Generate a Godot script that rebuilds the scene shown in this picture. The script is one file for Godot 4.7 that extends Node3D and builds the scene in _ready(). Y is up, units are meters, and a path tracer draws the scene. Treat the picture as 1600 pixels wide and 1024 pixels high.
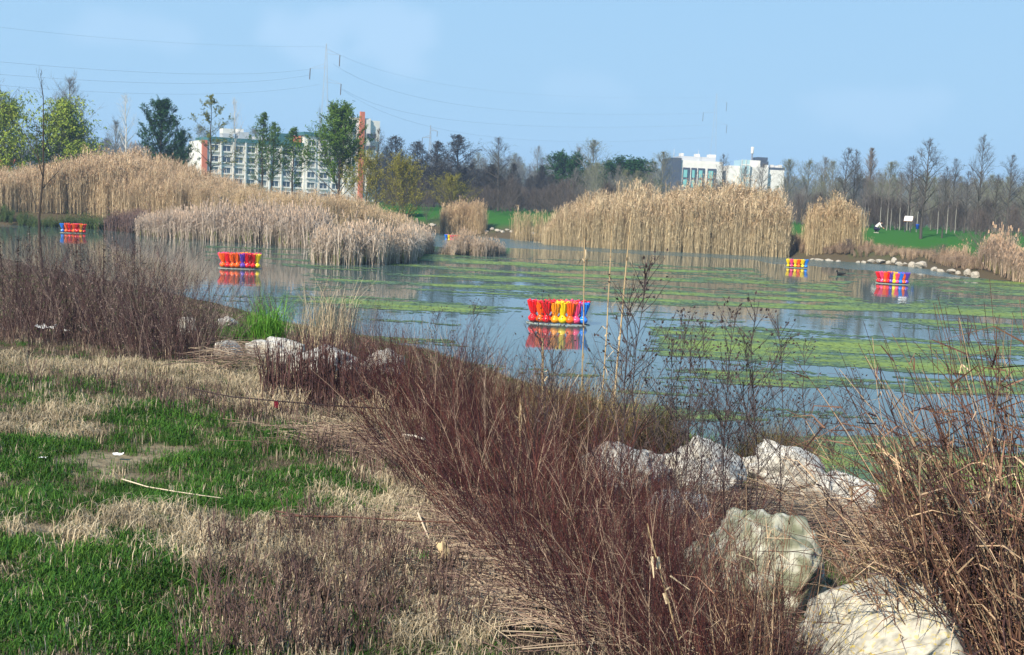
extends Node3D
# A park pond in early spring: bank with dry weeds and limestone, floating rafts of coloured balloons, reed beds, bare trees and two white blocks of flats behind.

class Tris:   # loose triangles with linear vertex colours
	var v := PackedVector3Array()
	var c := PackedColorArray()
	func tri(a: Vector3, b: Vector3, d: Vector3, k: Color) -> void:
		v.push_back(a); v.push_back(b); v.push_back(d)
		c.push_back(k); c.push_back(k); c.push_back(k)
	func quad(a: Vector3, b: Vector3, d: Vector3, e: Vector3, k: Color) -> void:
		tri(a, b, d, k); tri(a, d, e, k)
	func tube(p: PackedVector3Array, r0: float, r1: float, sides: int, k: Color) -> void:
		var n := p.size()
		var last := []
		for i in n:
			var t := (p[mini(i + 1, n - 1)] - p[maxi(i - 1, 0)]).normalized()
			var s := t.cross(Vector3.UP if absf(t.y) < 0.9 else Vector3.RIGHT).normalized()
			var u := s.cross(t)
			var r := lerpf(r0, r1, float(i) / (n - 1))
			var ring := []
			for j in sides:
				var a := TAU * j / sides
				ring.append(p[i] + (s * cos(a) + u * sin(a)) * r)
			if i > 0:
				for j in sides:
					var j2 := (j + 1) % sides
					quad(last[j], last[j2], ring[j2], ring[j], k)
			last = ring
	func strand(p: PackedVector3Array, w0: float, w1: float, side: Vector3, k: Color) -> void:   # a flat ribbon
		var n := p.size()
		for i in n - 1:
			var a := side * lerpf(w0, w1, float(i) / (n - 1)) * 0.5
			var b := side * lerpf(w0, w1, float(i + 1) / (n - 1)) * 0.5
			quad(p[i] - a, p[i] + a, p[i + 1] + b, p[i + 1] - b, k)
	func twig(a: Vector3, b: Vector3, w: float, side: Vector3, k: Color) -> void:
		tri(a - side * w * 0.5, a + side * w * 0.5, b, k)
	func leaf(at: Vector3, dir: Vector3, side: Vector3, l: float, w: float, k: Color) -> void:
		var m := at + dir * l * 0.45
		tri(at, m + side * w * 0.5, m - side * w * 0.5, k)
		tri(m + side * w * 0.5, at + dir * l, m - side * w * 0.5, k)
	func box(lo: Vector3, hi: Vector3, k := Color.WHITE) -> void:
		var p := func(i: int) -> Vector3: return Vector3(hi.x if i & 1 else lo.x, hi.y if i & 2 else lo.y, hi.z if i & 4 else lo.z)
		for f in [[0, 1, 3, 2], [5, 4, 6, 7], [4, 0, 2, 6], [1, 5, 7, 3], [2, 3, 7, 6], [4, 5, 1, 0]]:
			quad(p.call(f[0]), p.call(f[1]), p.call(f[2]), p.call(f[3]), k)
	func mesh(m: Material, normals := false) -> ArrayMesh:
		var st := SurfaceTool.new()
		var out := ArrayMesh.new()
		if normals:
			st.begin(Mesh.PRIMITIVE_TRIANGLES)
			st.set_smooth_group(0)
			for i in v.size():
				st.set_color(c[i])
				st.add_vertex(v[i])
			st.generate_normals()
			st.commit(out)
		else:
			var a := []
			a.resize(Mesh.ARRAY_MAX)
			a[Mesh.ARRAY_VERTEX] = v
			a[Mesh.ARRAY_COLOR] = c
			out.add_surface_from_arrays(Mesh.PRIMITIVE_TRIANGLES, a)
		out.surface_set_material(0, m)
		return out

const POND := [[16, 1], [9, 8], [5.5, 12.5], [4.5, 14.5], [3.2, 17.5], [1, 21], [-3, 26], [-7, 31], [-12, 36.5], [-20, 46], [-34, 62], [-52, 78], [-70, 90], [-62, 97], [-44.7, 97.5], [-39, 101], [-35, 100], [-29.4, 88.5], [-25.3, 87.5], [-21.2, 85], [-16.9, 81], [-13.5, 80], [-13, 92], [-14, 118], [-9.5, 131], [-0.4, 118.5], [2.9, 114.5], [5.7, 106], [9.3, 104.6], [14.5, 102.7], [19, 101.6], [22.4, 101], [24.3, 100.5], [26, 97.2], [27.1, 95.6], [29.8, 94.4], [31.4, 93], [32, 91], [32.3, 89], [32.1, 83.4], [31.8, 79.3], [31.9, 76.6], [32.4, 74.6], [33.7, 73], [35.5, 70], [40, 64], [60, 56], [90, 40], [90, -20], [40, -20]]
var pond := PackedVector2Array()
var lumps := FastNoiseLite.new()
var patchy := FastNoiseLite.new()
var used := {}
var plant: StandardMaterial3D    # everything whose colour is in its vertices
var leafy: StandardMaterial3D
var kinds := {}
var ux := Vector3.RIGHT

func numbered(called: String) -> String:
	var n: int = used.get(called, 0)
	used[called] = n + 1
	return called if n == 0 else "%s_%03d" % [called, n]

func tag(o: Node, label: String, category: String, group := "", kind := "") -> void:
	if label: o.set_meta("label", label)
	if category: o.set_meta("category", category)
	if group: o.set_meta("group", group)
	if kind: o.set_meta("kind", kind)

func thing(called: String, label: String, category: String, at: Vector3, group := "") -> Node3D:
	var o := Node3D.new()
	o.name = numbered(called)
	add_child(o)
	o.position = at
	tag(o, label, category, group)
	return o

func obj(called: String, m: Mesh, parent: Node, at := Vector3.ZERO) -> MeshInstance3D:
	var o := MeshInstance3D.new()
	o.name = numbered(called) if parent == self else called
	o.mesh = m
	o.position = at
	parent.add_child(o, true)
	return o

func many(called: String, m: Mesh, places: Array, tints: PackedColorArray, label: String, category: String, parent: Node = self) -> MultiMeshInstance3D:
	var mm := MultiMesh.new()
	mm.transform_format = MultiMesh.TRANSFORM_3D
	mm.use_colors = true
	mm.mesh = m
	mm.instance_count = places.size()
	for i in places.size():
		mm.set_instance_transform(i, places[i])
		mm.set_instance_color(i, tints[i])
	var o := MultiMeshInstance3D.new()
	o.name = numbered(called) if parent == self else called
	o.multimesh = mm
	parent.add_child(o, true)
	tag(o, label, category, "", "stuff")
	return o

func mat(c: Color, rough := 0.8, spec := 0.3) -> StandardMaterial3D:   # c is linear
	var m := StandardMaterial3D.new()
	m.albedo_color = c.linear_to_srgb()
	m.roughness = rough
	m.metallic_specular = spec
	return m

func noise_map(freq: float, ramp: Array, sd: int, octaves := 5, size := 512) -> NoiseTexture2D:
	var f := FastNoiseLite.new()
	f.seed = sd
	f.frequency = freq
	f.fractal_octaves = octaves
	var t := NoiseTexture2D.new()
	t.width = size
	t.height = size
	t.seamless = true
	t.noise = f
	var g := Gradient.new()
	var offs := PackedFloat32Array()
	var cols := PackedColorArray()
	for r in ramp:
		offs.push_back(r[0])
		cols.push_back((r[1] as Color).linear_to_srgb())
	g.offsets = offs
	g.colors = cols
	t.color_ramp = g
	return t

func bumps(freq: float, sd: int, strength: float, octaves := 5) -> NoiseTexture2D:
	var f := FastNoiseLite.new()
	f.seed = sd
	f.frequency = freq
	f.fractal_octaves = octaves
	var t := NoiseTexture2D.new()
	t.width = 512
	t.height = 512
	t.seamless = true
	t.as_normal_map = true
	t.bump_strength = strength
	t.noise = f
	return t

# ------------------------------------------------------------------ the lie of the land (d = metres ahead, so z = -d)
func shore(x: float, d: float) -> float:   # metres from the waterline, negative in the water
	var p := Vector2(x, d)
	var best := 1e9
	var n := pond.size()
	for i in n:
		best = minf(best, p.distance_squared_to(Geometry2D.get_closest_point_to_segment(p, pond[i], pond[(i + 1) % n])))
	return -sqrt(best) if Geometry2D.is_point_in_polygon(p, pond) else sqrt(best)

func ground(x: float, d: float) -> float:
	var s := shore(x, d)
	var k := smoothstep(40.0, 80.0, d)
	var near := 1.0 - smoothstep(20.0, 60.0, d)
	var l := lumps.get_noise_2d(x * 4.0, d * 4.0) * 0.10 + lumps.get_noise_2d(x * 22.0, d * 22.0) * 0.035 * near
	s += lumps.get_noise_2d(x * 6.0 + 90.0, d * 6.0) * lerpf(0.6, 0.9, k)
	if s < 0.0: return maxf(-0.9, s * 0.3)
	return (2.1 + 0.7 * k) * (1.0 - exp(-s / (5.5 + 2.5 * k))) + l * minf(s * 0.5, 1.0)

func on(x: float, d: float, dy := 0.0) -> Vector3:
	return Vector3(x, ground(x, d) + dy, -d)

# ------------------------------------------------------------------ where the turf is green, straw-coloured, bare, weedy or darkened for shade
const GREEN := [[-4.461, 10.199, 0.59, 0.402], [-4.095, 10.036, 0.697, 0.322], [-3.059, 9.247, 0.801, 0.623], [-2.564, 8.682, 0.501, 0.543], [-2.654, 9.204, 0.423, 0.703], [-3.136, 7.322, 0.462, 0.663], [-3.038, 8.064, 0.557, 0.563], [-1.854, 8.516, 0.734, 0.742], [-1.088, 6.888, 0.515, 0.441], [-2.006, 7.455, 0.811, 0.683], [-1.594, 7.532, 0.52, 0.441], [-2.617, 6.097, 0.386, 0.602], [-2.047, 6.474, 0.631, 0.582], [-1.53, 6.671, 0.577, 0.462], [-1.53, 8.353, 0.338, 0.341], [-1.82, 4.849, 0.529, 0.483], [-1.872, 4.369, 0.351, 0.402], [-1.41, 4.928, 0.368, 0.361], [-1.376, 4.347, 0.376, 0.341], [-0.461, 5.744, 0.1, 0.1], [-2.298, 5.153, 0.18, 0.181], [-1.016, 7.489, 0.26, 0.401], [-0.547, 4.682, 0.108, 0.16]]
const STRAW := [[-4.669, 11.464, 1.192, 0.503], [-3.955, 11.379, 1.441, 0.744], [-3.089, 11.392, 1.309, 0.924], [-2.102, 11.163, 0.829, 1.305], [-1.391, 10.194, 0.528, 0.702], [-3.703, 8.369, 0.387, 0.382], [-3.681, 9.151, 0.53, 0.281], [-1.498, 5.549, 0.736, 0.422], [-2.081, 5.432, 0.219, 0.221], [-0.834, 6.246, 0.611, 0.361], [-1.035, 5.567, 0.544, 0.441], [-0.474, 4.942, 0.399, 0.422], [-0.936, 6.967, 0.601, 0.521], [-0.675, 7.686, 0.31, 0.52], [-2.47, 5.434, 0.094, 0.18], [-0.235, 4.921, 0.339, 0.441], [-2.545, 11.948, 0.618, 0.924]]
const BARE := [[-2.758, 7.601, 0.395, 0.502], [-2.602, 8.161, 0.377, 0.261], [-2.536, 6.477, 0.226, 0.181], [-2.392, 5.534, 0.256, 0.1], [-2.463, 7.058, 0.245, 0.241], [-2.161, 5.293, 0.123, 0.1], [-1.697, 6.252, 0.181, 0.121]]
const WEEDS_AND_SHADE := [[-0.837, 5.105, 0.488, 0.822], [-1.079, 4.805, 0.301, 0.562], [-0.275, 5.121, 0.438, 0.561], [-0.534, 5.543, 0.444, 0.541], [-3.267, 10.03, 1.509, 0.402], [-2.167, 9.921, 0.856, 0.662], [-5.851, 14.5, 1.473, 2.13], [-4.844, 13.591, 1.242, 1.226], [-1.141, 8.41, 0.727, 0.601], [-0.721, 8.186, 0.564, 0.74], [-0.737, 5.605, 0.512, 0.681], [-0.206, 6.362, 0.361, 0.881], [-1.293, 5.368, 0.248, 0.321]]  # dead weeds; ellipses at the left thicket paint its shade into the soil
const LITTER_AND_SHADE := [[-0.434, 8.204, 0.283, 0.56], [-0.233, 7.022, 0.239, 0.9], [-0.05, 5.981, 0.308, 0.66], [0.119, 5.139, 0.323, 0.58], [-0.809, 9.067, 0.367, 0.42], [0.348, 4.857, 0.305, 0.501], [-5.851, 14.2, 1.227, 1.105], [-4.412, 13.588, 0.705, 0.743], [-0.284, 5.702, 0.164, 0.221], [1.2, 5.511, 0.251, 0.559], [0.774, 6.094, 0.277, 0.819]]   # bare dark earth along the shrubs, plus shade painted under the left thicket

func litter_and_shade(x: float, d: float) -> float:
	return within(LITTER_AND_SHADE, x, d, 0.3 + patchy.get_noise_2d(x * 60.0, d * 60.0) * 1.4)

func within(list: Array, x: float, d: float, wobble: float) -> float:
	var best := 0.0
	for e in list:
		var q := Vector2((x - e[0]) / e[2], (d - e[1]) / e[3]).length_squared()
		if q < 2.2:
			best = maxf(best, clampf(1.3 - q + wobble, 0.0, 1.0))
	return best

func cover(x: float, d: float) -> Vector4:   # green, straw, bare, weeds with the thicket shade
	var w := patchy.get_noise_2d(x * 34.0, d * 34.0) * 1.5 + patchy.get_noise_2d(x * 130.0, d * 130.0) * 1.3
	return Vector4(within(GREEN, x, d, w), within(STRAW, x, d, -w), within(BARE, x, d, w * 0.6), within(WEEDS_AND_SHADE, x, d, w))

# ------------------------------------------------------------------ plants
func trees_mesh(k: String, sd: int) -> Array:   # [trunk with limbs, crown, width over height] of a tree one metre tall
	var p: Dictionary = kinds[k]
	var r := RandomNumberGenerator.new()
	r.seed = sd * 977 + k.hash() % 10007
	var wood := Tris.new()
	var crown := Tris.new()
	var bark: Color = p.bark
	var trunk := PackedVector3Array()
	var off := Vector3.ZERO
	for i in 10:
		trunk.push_back(Vector3(off.x, i / 9.0, off.z))
		off += Vector3(r.randf_range(-1, 1), 0, r.randf_range(-1, 1)) * p.wob
	if p.has("upper"):
		wood.tube(trunk.slice(0, 5), p.r0, p.r0 * 0.6, 6, bark)
		bark = p.upper
		wood.tube(trunk.slice(4), p.r0 * 0.59, p.r0 * 0.1, 6, bark)
	else:
		wood.tube(trunk, p.r0, p.r0 * 0.1, 6, bark)
	var along := func(h: float) -> Vector3:
		var f := clampf(h, 0.0, 0.999) * 9.0
		return trunk[int(f)].lerp(trunk[int(f) + 1], f - int(f))
	var tw: float = p.tw
	for i in int(p.n1):
		var t := (i + r.randf()) / float(p.n1)
		var h := lerpf(p.hb, 0.985, pow(t, p.get("pw", 0.9)))
		var az := i * 2.4 + r.randf_range(-0.5, 0.5)
		var prof := 1.0 - t
		match p.shape:
			"cone": prof = pow(1.0 - t, 0.8) * minf(1.0, 0.55 + t * 2.5) + 0.07
			"oval": prof = sin(PI * clampf(0.18 + 0.80 * t, 0.0, 1.0))
			"vase": prof = pow(1.0 - t, 0.55) * 0.95 + 0.05
			"column": prof = 0.75 * (1.0 - t * t) + 0.2
			"dome": prof = 0.75 + 0.25 * sin(PI * t)
		var L: float = prof * p.w * r.randf_range(0.65, 1.15)
		var el := deg_to_rad(lerpf(p.el0, p.el1, t) + r.randf_range(-9, 9))
		var dir := Vector3(cos(az) * cos(el), sin(el), sin(az) * cos(el))
		var pts := PackedVector3Array([along.call(h)])
		var q: Vector3 = pts[0]
		for s in 4:
			dir = (dir + Vector3(r.randf_range(-1, 1), p.bend + r.randf_range(-0.6, 0.6), r.randf_range(-1, 1)) * 0.16).normalized()
			q += dir * L * 0.25
			pts.push_back(q)
		wood.tube(pts, p.r0 * lerpf(0.42, 0.2, t) * clampf(L / p.w * 1.4, 0.4, 1.0), tw * 0.6, 3, bark)
		for j in int(p.n2):
			var s := r.randf_range(0.18, 1.0) * 3.99
			var a := pts[int(s)].lerp(pts[int(s) + 1], s - int(s))
			var rnd := Vector3(r.randfn(), r.randfn(), r.randfn()).normalized()
			var d2: Vector3 = (dir * p.get("fwd", 0.7) + rnd * 0.75 + Vector3.UP * p.up).normalized()
			var L2: float = (L * p.l2 + 0.02) * r.randf_range(0.5, 1.1)
			var b := a + d2 * L2
			var side := d2.cross(Vector3(r.randfn(), r.randfn(), r.randfn())).normalized()
			crown.twig(a, b, tw * 1.4, side, bark * r.randf_range(0.8, 1.25))
			for m in int(p.n3):
				var a3 := a.lerp(b, r.randf_range(0.2, 1.0))
				var d3: Vector3 = (d2 * p.get("fwd", 0.7) + Vector3(r.randfn(), r.randfn(), r.randfn()).normalized() * 0.8 + Vector3.UP * p.up).normalized()
				var L3: float = (L2 * 0.55 + 0.012) * r.randf_range(0.5, 1.2)
				var side3 := d3.cross(Vector3(r.randfn(), r.randfn(), r.randfn())).normalized()
				crown.twig(a3, a3 + d3 * L3, tw, side3, bark * r.randf_range(0.8, 1.35))
				for n in int(p.leaves):
					var a4 := a3 + d3 * L3 * r.randf_range(0.1, 1.05)
					var d4 := Vector3(r.randfn(), r.randfn() + p.get("hang", 0.0), r.randfn()).normalized()
					var s4 := d4.cross(Vector3(r.randfn(), r.randfn(), r.randfn())).normalized()
					var c: Color = (p.leaf as Color).lerp(p.leaf2, r.randf())
					var z: float = p.size * r.randf_range(0.6, 1.3)
					crown.leaf(a4, d4, s4, z, z * p.get("slim", 0.45), c * r.randf_range(0.75, 1.25))
	return [wood.mesh(plant), crown.mesh(leafy if p.leaves else plant), p.nominal]

func set_kinds() -> void:
	var grey := Color(0.15, 0.13, 0.115)
	kinds = {
		"bare": {"bark": Color(0.155, 0.15, 0.14), "wob": 0.008, "r0": 0.013, "tw": 0.0015, "hb": 0.2, "n1": 30, "n2": 9, "n3": 7, "shape": "oval", "w": 0.26, "el0": 48, "el1": 70, "bend": 0.5, "up": 0.45, "l2": 0.5, "leaves": 0, "nominal": 0.42},
		"dark": {"bark": Color(0.042, 0.042, 0.046), "wob": 0.008, "r0": 0.014, "tw": 0.0022, "hb": 0.1, "n1": 46, "n2": 11, "n3": 7, "shape": "cone", "w": 0.34, "el0": 22, "el1": 55, "bend": 0.35, "up": 0.2, "l2": 0.42, "leaves": 1, "leaf": Color(0.042, 0.042, 0.042), "leaf2": Color(0.085, 0.075, 0.06), "size": 0.012, "slim": 0.7, "nominal": 0.55},
		"darkbare": {"bark": Color(0.075, 0.068, 0.062), "wob": 0.007, "r0": 0.014, "tw": 0.0018, "hb": 0.22, "n1": 34, "n2": 9, "n3": 6, "shape": "cone", "w": 0.32, "el0": 32, "el1": 60, "bend": 0.3, "up": 0.2, "l2": 0.42, "leaves": 0, "nominal": 0.5},
		"poplar": {"bark": Color(0.17, 0.145, 0.125), "wob": 0.004, "r0": 0.014, "tw": 0.0021, "hb": 0.12, "n1": 46, "n2": 9, "n3": 6, "shape": "oval", "w": 0.14, "el0": 66, "el1": 78, "bend": 0.6, "up": 0.8, "l2": 0.6, "leaves": 0, "nominal": 0.17},
		"birch": {"bark": Color(0.50, 0.47, 0.42), "wob": 0.01, "r0": 0.011, "tw": 0.0009, "hb": 0.3, "n1": 22, "n2": 7, "n3": 5, "shape": "oval", "w": 0.22, "el0": 50, "el1": 72, "bend": 0.3, "up": 0.3, "l2": 0.5, "leaves": 0, "nominal": 0.36},
		"pale": {"bark": Color(0.27, 0.255, 0.22), "upper": Color(0.14, 0.12, 0.11), "wob": 0.006, "r0": 0.0095, "tw": 0.0011, "hb": 0.42, "n1": 16, "n2": 5, "n3": 4, "shape": "oval", "w": 0.2, "el0": 45, "el1": 70, "bend": 0.3, "up": 0.3, "l2": 0.5, "leaves": 0, "nominal": 0.34},
		"misty": {"bark": Color(0.165, 0.165, 0.135), "wob": 0.008, "r0": 0.012, "tw": 0.0017, "hb": 0.18, "n1": 30, "n2": 9, "n3": 6, "shape": "oval", "w": 0.27, "el0": 45, "el1": 72, "bend": 0.5, "up": 0.5, "l2": 0.5, "leaves": 1, "leaf": Color(0.14, 0.17, 0.06), "leaf2": Color(0.20, 0.20, 0.09), "size": 0.010, "nominal": 0.44},
		"green": {"bark": Color(0.06, 0.05, 0.04), "wob": 0.008, "r0": 0.013, "tw": 0.0011, "hb": 0.2, "n1": 28, "n2": 7, "n3": 4, "shape": "cone", "w": 0.3, "el0": 38, "el1": 62, "bend": 0.4, "up": 0.25, "l2": 0.4, "leaves": 10, "leaf": Color(0.045, 0.10, 0.02), "leaf2": Color(0.10, 0.17, 0.03), "size": 0.014, "nominal": 0.48},
		"vase": {"bark": Color(0.06, 0.05, 0.04), "wob": 0.006, "r0": 0.014, "tw": 0.0011, "hb": 0.13, "n1": 46, "n2": 11, "n3": 8, "shape": "vase", "w": 0.5, "el0": 42, "el1": 66, "bend": 0.5, "up": 0.5, "fwd": 1.0, "l2": 0.34, "leaves": 10, "leaf": Color(0.05, 0.12, 0.016), "leaf2": Color(0.14, 0.22, 0.03), "size": 0.015, "nominal": 0.62},
		"larch": {"bark": Color(0.06, 0.05, 0.04), "wob": 0.008, "r0": 0.012, "tw": 0.0011, "hb": 0.25, "n1": 22, "n2": 7, "n3": 3, "shape": "cone", "w": 0.3, "el0": 8, "el1": 42, "bend": 0.35, "up": 0.1, "fwd": 1.2, "l2": 0.3, "leaves": 7, "leaf": Color(0.12, 0.14, 0.03), "leaf2": Color(0.20, 0.20, 0.05), "size": 0.015, "nominal": 0.5},
		"conifer": {"bark": Color(0.05, 0.045, 0.03), "wob": 0.004, "r0": 0.015, "tw": 0.0016, "hb": 0.05, "n1": 64, "n2": 18, "n3": 3, "shape": "vase", "w": 0.5, "el0": 28, "el1": 70, "bend": 0.45, "up": 0.35, "fwd": 1.3, "l2": 0.13, "leaves": 6, "leaf": Color(0.012, 0.045, 0.018), "leaf2": Color(0.05, 0.12, 0.035), "size": 0.021, "slim": 0.3, "nominal": 0.78},
		"willow": {"bark": Color(0.10, 0.09, 0.05), "wob": 0.012, "r0": 0.022, "tw": 0.0014, "hb": 0.3, "n1": 26, "n2": 12, "n3": 9, "shape": "dome", "w": 0.42, "el0": 25, "el1": 75, "bend": -0.2, "up": -0.9, "fwd": 0.35, "l2": 0.75, "leaves": 5, "leaf": Color(0.16, 0.24, 0.03), "leaf2": Color(0.32, 0.38, 0.05), "size": 0.034, "slim": 0.34, "hang": -1.2, "nominal": 0.85},
		"pine": {"bark": Color(0.07, 0.05, 0.04), "wob": 0.006, "r0": 0.02, "tw": 0.002, "hb": 0.45, "n1": 34, "n2": 12, "n3": 7, "shape": "dome", "w": 0.4, "el0": 12, "el1": 62, "bend": 0.15, "up": 0.4, "l2": 0.42, "leaves": 5, "leaf": Color(0.012, 0.05, 0.015), "leaf2": Color(0.035, 0.10, 0.025), "size": 0.032, "slim": 0.45, "nominal": 0.85},
		"cypress": {"bark": Color(0.05, 0.04, 0.03), "wob": 0.003, "r0": 0.02, "tw": 0.002, "hb": 0.04, "n1": 60, "n2": 8, "n3": 4, "shape": "column", "w": 0.1, "el0": 55, "el1": 75, "bend": 0.6, "up": 0.9, "l2": 0.5, "leaves": 4, "leaf": Color(0.012, 0.035, 0.014), "leaf2": Color(0.02, 0.06, 0.02), "size": 0.02, "nominal": 0.2},
		"olive": {"bark": Color(0.12, 0.10, 0.04), "wob": 0.01, "r0": 0.014, "tw": 0.0022, "hb": 0.02, "n1": 60, "n2": 9, "n3": 5, "shape": "vase", "w": 0.75, "el0": 40, "el1": 70, "bend": 0.3, "up": 0.5, "fwd": 1.2, "l2": 0.3, "leaves": 3, "leaf": Color(0.17, 0.16, 0.02), "leaf2": Color(0.30, 0.27, 0.04), "size": 0.022, "slim": 0.35, "nominal": 1.1},
		"brush": {"bark": Color(0.12, 0.10, 0.09), "wob": 0.012, "r0": 0.012, "tw": 0.0026, "hb": 0.02, "n1": 60, "n2": 9, "n3": 5, "shape": "vase", "w": 0.75, "el0": 35, "el1": 75, "bend": 0.3, "up": 0.4, "fwd": 0.9, "l2": 0.35, "leaves": 0, "nominal": 1.1},
		"sapling": {"bark": Color(0.07, 0.055, 0.05), "wob": 0.012, "r0": 0.009, "tw": 0.0009, "hb": 0.3, "n1": 10, "n2": 5, "n3": 2, "shape": "cone", "w": 0.34, "el0": 48, "el1": 66, "bend": 0.3, "up": 0.4, "fwd": 1.2, "l2": 0.3, "leaves": 0, "nominal": 0.4},
	}

func reed_mesh(sd: int, style: String) -> ArrayMesh:   # a clump one metre tall
	var r := RandomNumberGenerator.new()
	r.seed = sd
	var b := Tris.new()
	var tail := style == "cattail"
	for i in (16 if tail else 20):
		var a := r.randf() * TAU
		var base := Vector3(cos(a), 0, sin(a)) * sqrt(r.randf()) * 0.14
		var h := r.randf_range(0.62, 1.0)
		var lean := Vector3(r.randfn(), 0, r.randfn()) * (0.07 if tail else 0.045)
		var p := PackedVector3Array()
		for s in 4:
			var t := s / 3.0
			p.push_back(base + Vector3(0, h * t, 0) + lean * t * t * h)
		var tone := r.randf_range(0.7, 1.2)
		var stem := Color(0.50, 0.415, 0.27) * tone
		var blade := Color(0.58, 0.485, 0.33) * tone
		if tail:
			stem = Color(0.40, 0.345, 0.285) * tone
			blade = Color(0.54, 0.475, 0.40) * tone
		b.strand(p, 0.0045 if not tail else 0.007, 0.003, Vector3(cos(a * 3.0), 0, sin(a * 3.0)), stem)
		for j in (5 if tail else 4):
			var t := r.randf_range(0.02, 0.3) if tail else r.randf_range(0.15, 0.9)
			var at := p[0].lerp(p[3], t)
			var az := r.randf() * TAU
			var out := Vector3(cos(az), 0, sin(az))
			var L := r.randf_range(0.4, 0.72) if tail else r.randf_range(0.10, 0.2)
			var k := blade * r.randf_range(0.75, 1.2)
			if tail and r.randf() < 0.12:
				k = Color(0.20, 0.24, 0.06) * tone
				L *= 0.6
			var sd2 := out.cross(Vector3.UP)
			var m := at + out * L * (0.10 if tail else 0.30) + Vector3.UP * L * (0.75 if tail else 0.85)
			var e := m + out * L * (r.randf_range(0.1, 0.55) if tail else 0.45) + Vector3.UP * L * (r.randf_range(-0.35, 0.35) if tail else r.randf_range(-0.3, 0.35))
			b.strand(PackedVector3Array([at, m, e]), 0.012 if tail else 0.0065, 0.002, sd2, k)
		if not tail or r.randf() < 0.3:
			var top := p[3]
			var pl := (Color(0.50, 0.385, 0.26) if not tail else Color(0.42, 0.33, 0.25)) * r.randf_range(0.8, 1.25)
			var sway := Vector3(r.randf_range(-1, 1), 0, r.randf_range(-1, 1)).normalized()
			if tail:
				b.tube(PackedVector3Array([top, top + Vector3(0, 0.07, 0)]), 0.012, 0.010, 5, pl)
			else:
				for j in 9:
					var t := j / 9.0
					var q := top + Vector3(0, -0.02 + t * 0.085, 0) + sway * t * t * 0.05
					var d := (sway * 0.6 + Vector3(r.randfn(), 0.9 + r.randfn(), r.randfn()) * 0.5).normalized()
					b.leaf(q, d, d.cross(Vector3.UP + ux * 0.1).normalized(), 0.04 * (1.15 - t), 0.011, pl * r.randf_range(0.8, 1.2))
	return b.mesh(leafy)

func tuft(sd: int, n: int, spread: float, h: float, w: float, bend: float, c1: Color, c2: Color) -> ArrayMesh:
	var r := RandomNumberGenerator.new()
	r.seed = sd
	var b := Tris.new()
	for i in n:
		var a := r.randf() * TAU
		var base := Vector3(cos(a), 0, sin(a)) * sqrt(r.randf()) * spread
		var az := r.randf() * TAU
		var out := Vector3(cos(az), 0, sin(az))
		var L := h * r.randf_range(0.5, 1.1)
		var k := c1.lerp(c2, r.randf()) * r.randf_range(0.8, 1.2)
		var bd := bend * r.randf_range(0.3, 1.4)
		var p := PackedVector3Array([base - Vector3(0, 0.015, 0)])
		p.push_back(base + Vector3(0, L * 0.6, 0) + out * L * 0.22 * bd)
		p.push_back(base + Vector3(0, L * (1.0 - 0.35 * bd * bd), 0) + out * L * 0.7 * bd)
		b.strand(p, w, w * 0.15, out.cross(Vector3.UP).rotated(Vector3.UP, r.randf_range(-0.8, 0.8)), k)
	return b.mesh(leafy)

func weed_shrub(sd: int, n: int, spread: float, lean: Vector3, fan: float, cols: Array, w: float, seeds: bool, wild := 0.19) -> Array:   # [stems, side twigs], one metre tall
	var r := RandomNumberGenerator.new()
	r.seed = sd
	var stems := Tris.new()
	var twigs := Tris.new()
	for i in n:
		var a := r.randf() * TAU
		var q := sqrt(r.randf())
		var base := Vector3(cos(a), 0, sin(a)) * q * spread
		var h := r.randf_range(0.3, 1.0) * (1.0 - 0.25 * q) + 0.1 * r.randf() * r.randf()
		var d := (Vector3(cos(a), 0, sin(a)) * q * fan + lean * r.randf_range(-0.15, 1.3) + Vector3(r.randfn(), 0, r.randfn()) * wild + Vector3.UP).normalized()
		var arch := Vector3(r.randfn(), -0.35, r.randfn()) * wild * 0.85 + lean * 0.15
		var k: Color = (cols[r.randi() % cols.size()] as Color) * r.randf_range(0.75, 1.25)
		var p := PackedVector3Array([base - Vector3(0, 0.05, 0)])
		var at := base
		for s in 5:
			at += d * h * 0.21
			d = (d + arch * 0.35 + Vector3(r.randfn(), r.randfn(), r.randfn()) * 0.06).normalized()
			p.push_back(at)
		stems.tube(p, w * r.randf_range(0.5, 1.3), w * 0.25, 3, k)
		for j in 7:
			var s := r.randf_range(1.4, 4.95)
			var b0 := p[int(s)].lerp(p[int(s) + 1], s - int(s))
			var b1 := (d * 1.1 + Vector3(r.randfn(), r.randfn() + 0.4, r.randfn()) * 0.42).normalized()
			var L := r.randf_range(0.06, 0.26) * h
			var side := b1.cross(Vector3(r.randfn(), r.randfn(), r.randfn())).normalized()
			twigs.twig(b0, b0 + b1 * L, w * 0.9, side, k * r.randf_range(0.8, 1.3))
			if seeds:
				for m in 2:
					var s0 := b0 + b1 * L * r.randf_range(0.4, 1.0)
					twigs.leaf(s0, (b1 + Vector3(r.randfn(), r.randfn(), r.randfn()) * 0.6).normalized(), side, 0.015, 0.005, k * r.randf_range(0.9, 1.5))
	return [stems.mesh(plant), twigs.mesh(leafy)]

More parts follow.
